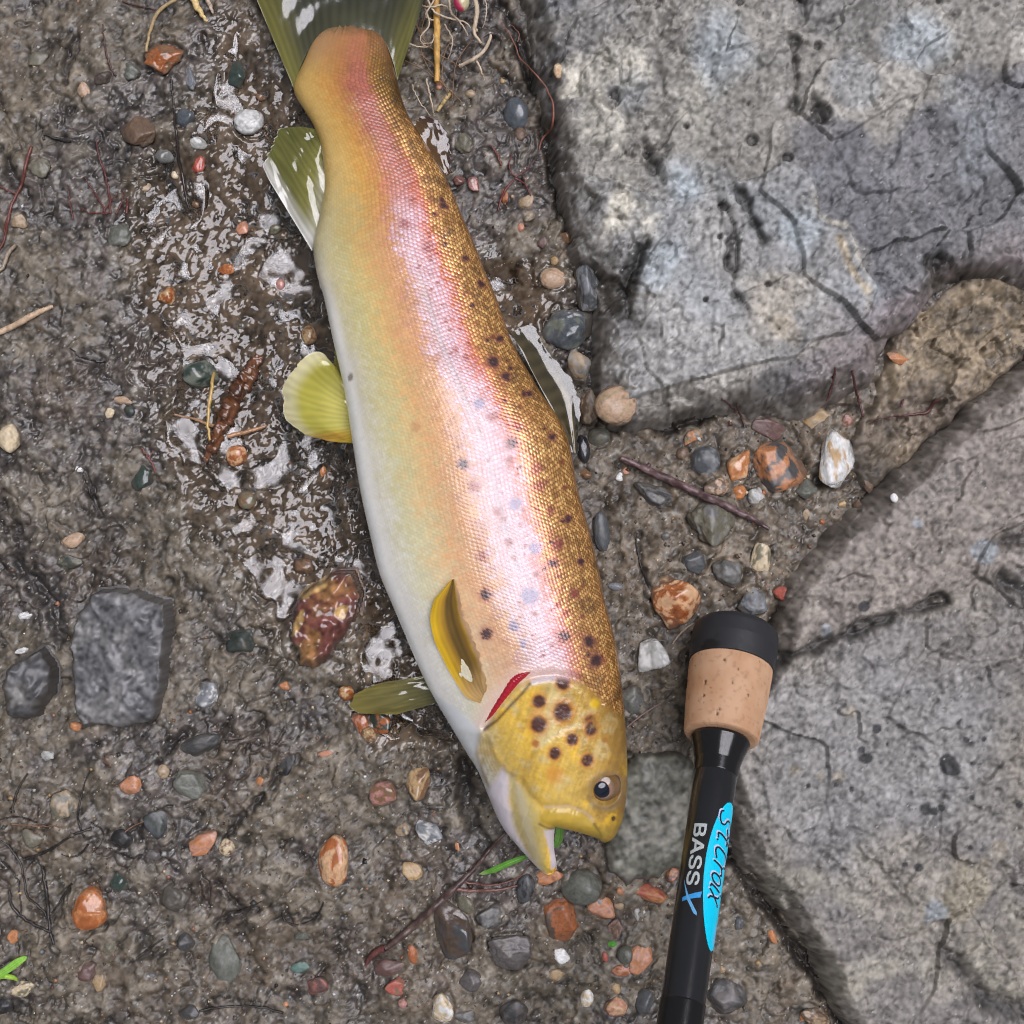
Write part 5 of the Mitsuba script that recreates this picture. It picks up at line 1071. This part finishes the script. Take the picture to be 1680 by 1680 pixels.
# ------------------------------------------------------------------ loose grit
def gravel():
    r = np.random.default_rng(77)
    ico = trimesh.Trimesh([[1, 0, 0], [-1, 0, 0], [0, 1, 0], [0, -1, 0], [0, 0, 1], [0, 0, -1.]], [[0, 2, 4], [2, 1, 4], [1, 3, 4], [3, 0, 4], [2, 0, 5], [1, 2, 5], [3, 1, 5], [0, 3, 5]], process=False)
    n = 36000
    x, y = r.uniform(-.183, .183, n), r.uniform(-.183, .183, n); far = r.random(n) < .22; x[far] = r.uniform(-.42, .42, far.sum()); y[far] = r.uniform(-.42, .42, far.sum())
    px, py = 840 + x / S, 840 - y / S
    m = np.zeros(n)
    for g, h in ROCKS:
        j, i = (x - g.x[0]) / g.step, (y - g.y[0]) / g.step
        m = np.maximum(m, ndi.map_coordinates(h, [i, j], order=1, mode='constant', cval=-1) > .003)
    pk = ndi.map_coordinates(pocket, [(y - G.y[0]) / GS, (x - G.x[0]) / GS], order=1)
    keep = (m < .5) & (r.random(n) < .45 + .5 * pk + .35 * (py > 1150) - .25 * (px < 420) * (py < 900))
    x, y = x[keep], y[keep]; n = len(x)
    cmul = .8; s = np.clip(r.lognormal(math.log(.00030), .48, n), .00016, .0011)
    cols = np.array([PAL[k] for k in ('grey', 'tan', 'brown', 'mud', 'mud', 'olive', 'dkgrey', 'orange', 'cream', 'pale', 'dkbrown', 'grgrey', 'white', 'salmon', 'black', 'blgrey', 'maroon')])
    c = cols[r.choice(len(cols), n, p=np.array([14, 8, 10, 16, 16, 12, 10, 2, 5, 8, 9, 9, 5, 2, 6, 5, 2]) / 139)] * r.uniform(.45, 1.1, (n, 1))
    q = r.normal(size=(n, 3, 3)); q, _ = np.linalg.qr(q); q[:, :, 0] *= np.sign(np.linalg.det(q))[:, None]
    sc = s[:, None] * r.uniform(.6, 1.25, (n, 3))
    v = np.einsum('nij,nkj->nki', q, ico.vertices[None] * sc[:, None, :] * r.uniform(.75, 1.2, (n, 6, 1)))
    out = np.maximum(np.abs(x), np.abs(y)) > .183; s[out] *= 1.9; v[out] *= 1.9
    z = np.where(out, -.0012, gsurf(x, y)) + s * .15
    v = v + np.stack([x, y, z], 1)[:, None, :]
    f = (ico.faces[None] + 6 * np.arange(n)[:, None, None]).reshape(-1, 3)
    put('gravel', v.reshape(-1, 3), f, 'mat_pebble', color=np.repeat(c, 6, 0))
    struct('gravel', 'fine mixed grit scattered over the mud', 'stuff', 'gravel')
gravel()
# ------------------------------------------------------------------ twigs, roots, straw, grass
def tube(key, pts, rad, colour, mat='mat_plain_wood', seg=9, lift=.0, n=60, rough=.15, seed=0, zs=None, c2=None, arch=0.0):
    pts = np.array(pts, float); k = np.r_[0, np.cumsum(np.hypot(*np.diff(pts, axis=0).T))]; k /= k[-1]
    t = np.linspace(0, 1, n)
    q = PchipInterpolator(k, pts, axis=0)(t) if len(pts) > 2 else pts[0] + (pts[1] - pts[0]) * t[:, None]
    r_ = np.interp(t, np.linspace(0, 1, len(rad)), rad) * S
    wob = (meshkit.fbm(np.stack([t * 14, t * 0, t * 0 + seed], 1), 3, seed) - .5)
    q = q + np.stack([wob, -wob], 1) * 3
    p0 = np.array([P(a, b) for a, b in q])
    base = ndi.gaussian_filter1d(np.maximum(rsurf(p0[:, 0], p0[:, 1]), ndi.maximum_filter1d(rsurf(p0[:, 0], p0[:, 1]), 5) - .0008), 2)
    z = base + r_ * .6 + lift + arch * np.sin(np.pi * t)
    if zs is not None: z = z + np.interp(t, np.linspace(0, 1, len(zs)), zs) / 1000
    c = np.array([P(a, b, zz) for (a, b), zz in zip(q, z)])
    tg = np.gradient(c, axis=0); tg /= np.linalg.norm(tg, axis=1)[:, None]
    up = np.array([0, 0, 1.0]); sd = np.cross(tg, up); sd /= np.linalg.norm(sd, axis=1)[:, None] + 1e-12; nn = np.cross(sd, tg)
    ph = np.linspace(0, 2 * np.pi, seg, endpoint=False)
    nz_ = meshkit.fbm(np.stack(np.broadcast_arrays(t[:, None] * 26, np.cos(ph)[None] * 1.2 + seed, np.sin(ph)[None] * 1.2), -1), 3, seed) - .5
    R_ = r_[:, None] * (1 + rough * 2 * nz_)
    v = c[:, None] + R_[..., None] * (np.cos(ph)[None, :, None] * sd[:, None] + np.sin(ph)[None, :, None] * nn[:, None])
    i = np.arange(n * seg).reshape(n, seg); j = np.roll(i, -1, 1)
    f = np.stack([i[:-1], i[1:], j[1:], j[:-1]], -1).reshape(-1, 4)
    f = np.vstack([np.vstack([f[:, [0, 1, 2]], f[:, [0, 2, 3]]]), [[i[0, 0], i[0, a + 1], i[0, a]] for a in range(1, seg - 1)], [[i[-1, 0], i[-1, a], i[-1, a + 1]] for a in range(1, seg - 1)]])
    cc = np.array(colour) * (1 + 1.1 * nz_)[..., None]
    if c2 is not None: cc = lerp(cc, np.array(c2), smooth(-.05, .2, nz_))
    scene[key] = mikit.ply((v.reshape(-1, 3), f), mat, smooth=True, color=np.clip(cc, .006, .8).reshape(-1, 3))
TW, RT, ST_, BR = [.075, .042, .042], [.13, .04, .028], [.46, .31, .14], [.018, .015, .014]
t = thing('twig', 'straight dark purple brown twig lying on gravel right of the fish', 'twig')
tube(t + '__stem', [(1018, 752), (1060, 770), (1120, 797), (1190, 830), (1262, 868)], [4.5, 6.5, 6.5, 6, 3], TW, 'mat_pebble', seg=12, n=160, lift=.0022, seed=1, c2=[.17, .11, .11])
for a in ([(1060, 770), (1066, 760)], [(1187, 828), (1196, 838)]): tube(t + '__knot' if t + '__knot' not in scene else t + '__knot_001', a, [5, 3], TW, 'mat_pebble', n=10, lift=.002, seed=2)
t = thing('twig', 'long dark forked twig reaching from the fish jaw down to the lower left', 'twig')
tube(t + '__stem', [(832, 1364), (805, 1392), (778, 1425), (748, 1455), (705, 1495), (660, 1535), (632, 1556)], [2.2, 3, 4, 6.5, 5.5, 6.5, 5], [.06, .034, .03], 'mat_pebble', seg=11, n=170, lift=.0012, seed=3, c2=[.11, .075, .06])
tube(t + '__side_shoot', [(748, 1458), (790, 1462), (850, 1452)], [3.5, 2.5, 1.5], [.16, .075, .06], 'mat_pebble', n=50, lift=.0012, seed=4)
tube(t + '__side_shoot_001', [(760, 1445), (800, 1452), (850, 1440), (866, 1420)], [2, 1.6, 1], [.14, .06, .05], 'mat_pebble', n=50, lift=.0014, seed=5)
tube(t + '__tip', [(632, 1556), (612, 1566), (600, 1585)], [6, 5, 2], [.12, .04, .035], 'mat_pebble', n=30, lift=.001, seed=6)
t = thing('root', 'wet red brown woody root lying in the puddle left of the pelvic fin', 'root')
tube(t + '__stem', [(424, 585), (408, 615), (385, 650), (368, 690), (352, 725), (336, 758)], [7, 12, 14, 12, 10, 5], [.15, .062, .028], 'mat_wet', seg=22, n=150, lift=.0001, seed=7, rough=1.0, c2=[.05, .022, .014])
tube(t + '__side_shoot', [(372, 716), (405, 708), (438, 698)], [4, 3.5, 2.5], [.34, .18, .09], 'mat_wet', n=40, lift=.002, seed=8)
tube(t + '__side_shoot_001', [(362, 702), (335, 694), (305, 684), (285, 680)], [3, 3, 2, 1.5], [.30, .17, .09], 'mat_wet', n=40, lift=.0015, seed=9)
k = thing('straw', 'yellow bent straw standing against the dark green mottled stone', 'straw'); tube(k, [(351, 612), (345, 650), (341, 690), (345, 722)], [2.6, 3, 2.6, 2], [.46, .30, .09], 'mat_wet', lift=.006, seed=10)
k = thing('straw', 'pale dry straw cut by the left edge of the picture', 'straw'); tube(k, [(-20, 551), (20, 536), (60, 514), (88, 502)], [4, 5, 5, 3], [.50, .36, .24], lift=.001, seed=11)
k = thing('straw', 'broad golden straw at the top edge left of the tail fin', 'straw'); tube(k, [(310, -20), (322, 8), (340, 36)], [6, 5.5, 2], [.62, .46, .20], lift=.002, seed=12)
k = thing('straw', 'white brown dry stalk beside the golden straw at the top edge', 'straw'); tube(k, [(332, -20), (342, 4), (350, 22)], [5, 4, 2], [.42, .33, .25], lift=.0015, seed=13)
k = thing('straw', 'upright golden straw stem hanging from the root tuft at the top', 'straw'); tube(k, [(714, -30), (717, 30), (717, 90), (717, 134)], [5, 6, 5.5, 4], [.50, .29, .08], lift=.003, seed=14)
k = thing('straw', 'thin curled yellow root fibre above the rust orange pebble', 'straw'); tube(k, [(290, 0), (258, 22), (246, 52), (240, 85)], [2.5, 3, 2.6, 2], [.36, .26, .13], lift=.002, seed=15)
k = thing('straw', 'short yellow stalk lying below the root tuft', 'straw'); tube(k, [(742, 150), (726, 170), (718, 182)], [3, 3.5, 2.5], [.42, .30, .13], lift=.001, seed=16)
def roots(name, label, cat, lst, colour, mat='mat_pebble', lift=.0012, part='fibre', group=None, seed=0, c2=None, arch=.0, seg=7):
    t = thing(name, label, cat, group)
    for i, (pts, rad) in enumerate(lst):
        tube(f'{t}__{part}' + (f'_{i:03d}' if i else ''), pts, [q * .72 for q in rad], colour, mat, seg=seg, n=max(14, int(sum(math.dist(a, b) for a, b in zip(pts, pts[1:])) / 3)), lift=lift, seed=seed + i, c2=c2, arch=arch)
roots('root_tuft', 'tuft of pale dry curling root fibres at the top right of the tail fin', 'root tuft',
      [([(700, -10), (712, 18), (735, 30), (760, 36), (772, 46)], [3, 2.6, 2.2, 2, 1.5]), ([(770, -20), (782, 20), (778, 52), (790, 70)], [5, 6, 5, 3]), ([(754, 108), (775, 98), (795, 82), (805, 58)], [4, 4.5, 4, 3]), ([(776, 95), (788, 112), (794, 132)], [3, 2.5, 1.5]),
       ([(695, 10), (704, 40), (690, 62), (702, 78)], [2, 2, 1.6, 1.2]), ([(655, 55), (678, 74), (700, 78)], [1.6, 1.8, 1.2]), ([(735, -10), (740, 18), (760, 42), (768, 58)], [3, 3, 2, 1.4]), ([(720, -10), (706, 10), (698, 26), (712, 34)], [2.5, 2, 2, 1.5]), ([(690, 72), (708, 70), (712, 50)], [1.5, 1.6, 1]),
       ([(700, 130), (706, 160), (712, 190)], [2.2, 2, 1.2]), ([(730, 40), (742, 70), (735, 96)], [1.6, 1.6, 1]), ([(688, 0), (700, 12), (726, 8), (742, 22)], [2.5, 2.2, 2, 1.4]), ([(676, 140), (690, 168), (706, 190)], [1.4, 1.4, 1]), ([(795, -10), (798, 20), (792, 45)], [1.6, 1.6, 1])], [.50, .40, .29], 'mat_plain_wood', lift=.003, seed=40, arch=.003)
roots('rootlet', 'brown thin rootlets tangled below the pale root tuft', 'rootlet', [([(680, 30), (700, 70), (730, 95), (760, 110)], [1.8, 2, 1.6, 1]), ([(690, 90), (720, 120), (735, 160)], [1.6, 1.6, 1]), ([(745, 60), (725, 110), (732, 150)], [1.6, 1.6, 1]), ([(665, 100), (700, 118), (760, 170)], [1.4, 1.5, 1]), ([(780, 60), (745, 120), (742, 180)], [1.3, 1.4, .9]), ([(700, 20), (690, 70), (715, 130)], [1.4, 1.4, 1])], [.16, .09, .045], lift=.0016, seed=60, arch=.001)
roots('rootlet', 'thin reddish brown root winding up the left margin of the upper rock', 'rootlet', [([(885, 245), (890, 228), (904, 212), (908, 180), (900, 150), (884, 128), (852, 92), (838, 60), (820, 36)], [2, 2.6, 2.6, 2, 2, 1.8, 1.6, 1.5, 1]), ([(848, 70), (852, 60), (836, 40)], [1.3, 1.2, .8])], [.22, .085, .06], lift=.0012, seed=70)
roots('rootlet', 'dark red rootlets standing up left of the puddle', 'rootlet', [([(181, 350), (178, 310), (165, 265), (157, 228)], [3, 2.6, 2.2, 1.5]), ([(176, 352), (160, 325), (140, 290)], [2.4, 2, 1.2]), ([(190, 352), (200, 330), (204, 312)], [2.4, 2, 1.5]), ([(178, 350), (150, 350), (130, 340)], [2, 2, 1.2]), ([(170, 345), (192, 318)], [2, 1.2]), ([(120, 360), (114, 330), (110, 305)], [2, 1.8, 1.2]), ([(207, 350), (209, 335), (210, 325)], [4, 4, 2])], [.10, .028, .024], lift=.0012, seed=80)
roots('rootlet', 'red brown rootlets along the left edge above the pale straw', 'rootlet', [([(52, 240), (44, 265), (36, 300), (18, 340), (8, 380)], [4, 4, 3.5, 3, 3]), ([(20, 330), (14, 360), (4, 400), (-12, 420)], [3, 3, 3, 2]), ([(30, 318), (12, 312), (-8, 300)], [2.5, 2, 1.5])], [.13, .04, .03], lift=.001, seed=90)
roots('rootlet', 'grey tan rootlet at the left edge below the red ones', 'rootlet', [([(26, 402), (12, 418), (4, 440), (-14, 450)], [4, 5, 4, 3])], [.28, .22, .16], lift=.001, seed=95)
roots('rootlet', 'dark red rootlets beside the fish back above the tan pebbles', 'rootlet', [([(843, 296), (826, 318), (818, 345)], [3, 3, 2]), ([(845, 292), (858, 300), (870, 322)], [2.5, 2, 1.5]), ([(846, 290), (836, 270), (842, 250)], [2, 2, 1]), ([(846, 290), (866, 276), (878, 262)], [2, 1.6, 1]), ([(822, 272), (814, 250), (806, 238)], [2.6, 3, 2])], [.12, .03, .025], lift=.0012, seed=100)
roots('rootlet', 'two thin dark red shoots standing above the yellow tan block', 'rootlet', [([(1357, 658), (1364, 635), (1371, 602)], [2.6, 2.8, 2.2]), ([(1417, 684), (1408, 655), (1402, 630), (1398, 608)], [2.5, 3, 3, 2.6])], [.075, .028, .026], lift=.002, seed=110)
roots('rootlet', 'small curled dark red rootlet on the brown ledge', 'rootlet', [([(1425, 696), (1460, 684), (1500, 680), (1522, 676), (1532, 660), (1543, 656)], [1.6, 1.8, 2, 3, 4, 3]), ([(1478, 668), (1482, 655)], [2.4, 2])], [.085, .03, .028], lift=.001, seed=115)
roots('rootlet', 'two dark rootlets at the lower edge of the upper rock', 'rootlet', [([(1222, 700), (1214, 680), (1208, 662)], [2.5, 2.4, 1.6]), ([(1206, 676), (1196, 664), (1184, 654)], [2.2, 2, 1.4])], [.06, .026, .024], lift=.001, seed=118)
roots('rootlet', 'net of fine black wet roots over the mud at the lower left', 'rootlet', [([(0, 1380), (20, 1395), (34, 1420), (45, 1470), (75, 1500), (85, 1545)], [2.5, 3, 3, 3, 3, 2]), ([(150, 1360), (120, 1370), (80, 1395), (40, 1410)], [3, 3.5, 3.5, 3]), ([(70, 1425), (76, 1465), (80, 1510), (88, 1550)], [4, 4.5, 4, 3]), ([(15, 1460), (22, 1490), (45, 1510), (85, 1530)], [3, 4, 4, 3]),
      ([(118, 1450), (98, 1480), (84, 1500)], [3, 3, 2]), ([(140, 1375), (128, 1340), (135, 1300), (150, 1260)], [2.4, 2.6, 2, 1.4]), ([(20, 1330), (28, 1300), (45, 1270)], [3, 3, 2]), ([(0, 1410), (30, 1450), (34, 1500)], [2, 2, 2]), ([(145, 1385), (120, 1405), (100, 1402)], [2.5, 2.5, 1.5]), ([(60, 1350), (30, 1340), (0, 1345)], [2, 2, 1.5]), ([(150, 1350), (170, 1370), (150, 1400)], [2, 1.6, 1])], BR, 'mat_pebble', lift=.0001, seed=120, c2=[.05, .042, .036])
roots('rootlet', 'thin reddish stalks crossing near the rough brown stone at the lower left', 'rootlet', [([(20, 1352), (60, 1355), (110, 1356)], [1.4, 1.6, 1.2]), ([(200, 1370), (225, 1352), (245, 1345)], [1.2, 1.3, 1])], [.20, .11, .07], lift=.0012, seed=135)
roots('rootlet', 'black root lying in the crack below the banded cream pebble', 'rootlet', [([(462, 1492), (468, 1512), (490, 1518), (515, 1508), (530, 1480)], [2.5, 3, 3.5, 3, 2]), ([(380, 1500), (402, 1492), (430, 1478)], [2, 2.4, 1.6]), ([(215, 1580), (240, 1560), (268, 1540)], [2.4, 3, 2]), ([(310, 1580), (312, 1600), (335, 1630)], [2, 2, 1.5])], BR, 'mat_pebble', lift=.0, seed=140, c2=[.05, .042, .036])
roots('rootlet', 'black thin stick near the bottom edge left of centre', 'rootlet', [([(328, 1658), (345, 1655), (400, 1650), (465, 1662)], [3, 3, 2.5, 3])], BR, 'mat_pebble', lift=.0002, seed=150, c2=[.05, .042, .036])
roots('rootlet', 'dark wet root running down into the puddle left of the anal fin', 'rootlet', [([(281, 125), (285, 180), (290, 230), (297, 280), (306, 325), (312, 345)], [2, 2.4, 3, 3.5, 3.5, 2])], [.03, .022, .02], 'mat_wet', lift=.0009, seed=155)
roots('rootlet', 'short dark stick left of the angular brown stone', 'rootlet', [([(72, 220), (95, 228), (116, 233)], [2.5, 3.5, 3])], BR, lift=.0006, seed=158)
roots('rootlet', 'dark red thin root at the upper left above the brown stone', 'rootlet', [([(168, 40), (172, 75), (180, 105), (190, 125)], [1.6, 2, 2.6, 2]), ([(200, 2), (230, 10), (256, 16)], [2, 2, 1.5])], [.07, .03, .026], lift=.0008, seed=160)
roots('rootlet', 'thin black root with a forked end on the mud at the left', 'rootlet', [([(136, 780), (148, 808), (156, 830), (162, 845)], [1.5, 1.8, 1.8, 1.2]), ([(115, 570), (140, 588), (172, 594)], [1.6, 2.2, 1.6])], BR, 'mat_wet', lift=.0004, seed=165)
roots('rootlet', 'small red stem above the dark green black pebble on the shore', 'rootlet', [([(256, 775), (246, 755), (232, 735)], [2.2, 2.6, 1.5]), ([(244, 752), (252, 738)], [1.8, 1.2])], [.16, .05, .04], lift=.0015, seed=168)
roots('rootlet', 'thin straw coloured stalk beside the rod butt cap', 'rootlet', [([(1104, 1056), (1118, 1038), (1138, 1022)], [1.6, 2, 1.4])], [.34, .25, .19], lift=.004, seed=170)
roots('rootlet', 'pinkish thin stalk right of the fish head', 'rootlet', [([(1030, 1192), (1055, 1172), (1084, 1154)], [1.6, 1.8, 1.2])], [.22, .13, .12], lift=.003, seed=172)
roots('rootlet', 'thin black root curving right of the blue grey oval pebble', 'rootlet', [([(1043, 880), (1050, 920), (1062, 958), (1072, 985)], [1.6, 2, 2, 1.4])], BR, lift=.0006, seed=174)
def blade(pts, wid, colour, z, key, tipc=None):
    pts = np.array(pts, float); k = np.linspace(0, 1, len(pts)); t = np.linspace(0, 1, 50); q = PchipInterpolator(k, pts, axis=0)(t)
    w = np.linspace(-1, 1, 9)
    tg = np.gradient(q, axis=0); tg /= np.linalg.norm(tg, axis=1)[:, None]; nn = np.stack([-tg[:, 1], tg[:, 0]], 1)
    half = wid * np.interp(t, [0, .15, .6, .9, 1], [.55, .9, 1, .6, .05])
    px, py = q[:, :1] + nn[:, :1] * half[:, None] * w, q[:, 1:] + nn[:, 1:] * half[:, None] * w
    zz = np.interp(t, np.linspace(0, 1, len(z)), z)[:, None] / 1000 + .0007 * np.abs(w)[None, :] * half[:, None] / wid
    kk = S * (D - zz) / D
    top = np.stack([(px - 840) * kk, (840 - py) * kk, zz + 0 * px], -1)
    c = np.array(colour) * (1 + .35 * np.cos(w * 14)[None, :] * .5 + .2 * np.sin(t * 40)[:, None] * .3)[..., None]
    if tipc is not None: c = lerp(c, np.array(tipc), smooth(.7, 1, t)[:, None] + 0 * px)
    i = np.arange(px.size).reshape(px.shape); f = np.stack([i[:-1, :-1], i[1:, :-1], i[1:, 1:], i[:-1, 1:]], -1).reshape(-1, 4)
    v = np.vstack([top.reshape(-1, 3), top.reshape(-1, 3) - [0, 0, .00025]])
    scene[key] = mikit.ply((v, np.vstack([f, f[:, ::-1] + px.size])), 'mat_grass', smooth=True, color=np.vstack([c.reshape(-1, 3)] * 2))
k = thing('grass', 'bright green grass blade lying left of the fish jaw', 'grass'); blade([(868, 1404), (835, 1416), (808, 1428), (786, 1434)], 5, [.09, .24, .03], [5, 6, 6, 4], k, tipc=[.24, .36, .12])
k = thing('grass', 'small dark green blade showing inside the open mouth', 'grass'); blade([(908, 1345), (918, 1362), (916, 1380), (906, 1390)], 7, [.09, .20, .04], [6, 6, 5, 4], k)
k = thing('grass_sprout', 'bright green grass sprout of two blades at the lower left corner', 'grass'); blade([(-12, 1606), (10, 1592), (30, 1578), (44, 1570)], 6.5, [.24, .50, .07], [4, 7, 9, 9], k + '__blade'); blade([(-12, 1606), (8, 1602), (22, 1604), (28, 1610)], 4, [.30, .50, .06], [4, 6, 5, 3], k + '__blade_001')
k = thing('grass', 'tiny green leaf scrap left of the cream green round pebble', 'grass'); blade([(998, 1550), (1005, 1549), (1012, 1550)], 5, [.10, .32, .05], [3, 4, 3], k)
def bud():
    t = thing('plant_bud', 'cream and pink plant bud at the top edge beside the root tuft', 'bud')
    m = trimesh.creation.icosphere(4); d = m.vertices
    v = d * [.0026, .0034, .0024] * (1 - .25 * np.maximum(d[:, 1:2], 0)); p = P(757, 2, .007)
    c = lerp([.50, .44, .26], [.46, .03, .10], smooth(.3, .7, d[:, 0] * -.7 - d[:, 1] * .6 + .3 * meshkit.fbm(d * 2, 2, 1)))
    scene[t] = mikit.ply((v + p, m.faces), 'mat_wet', smooth=True, color=c)
bud()
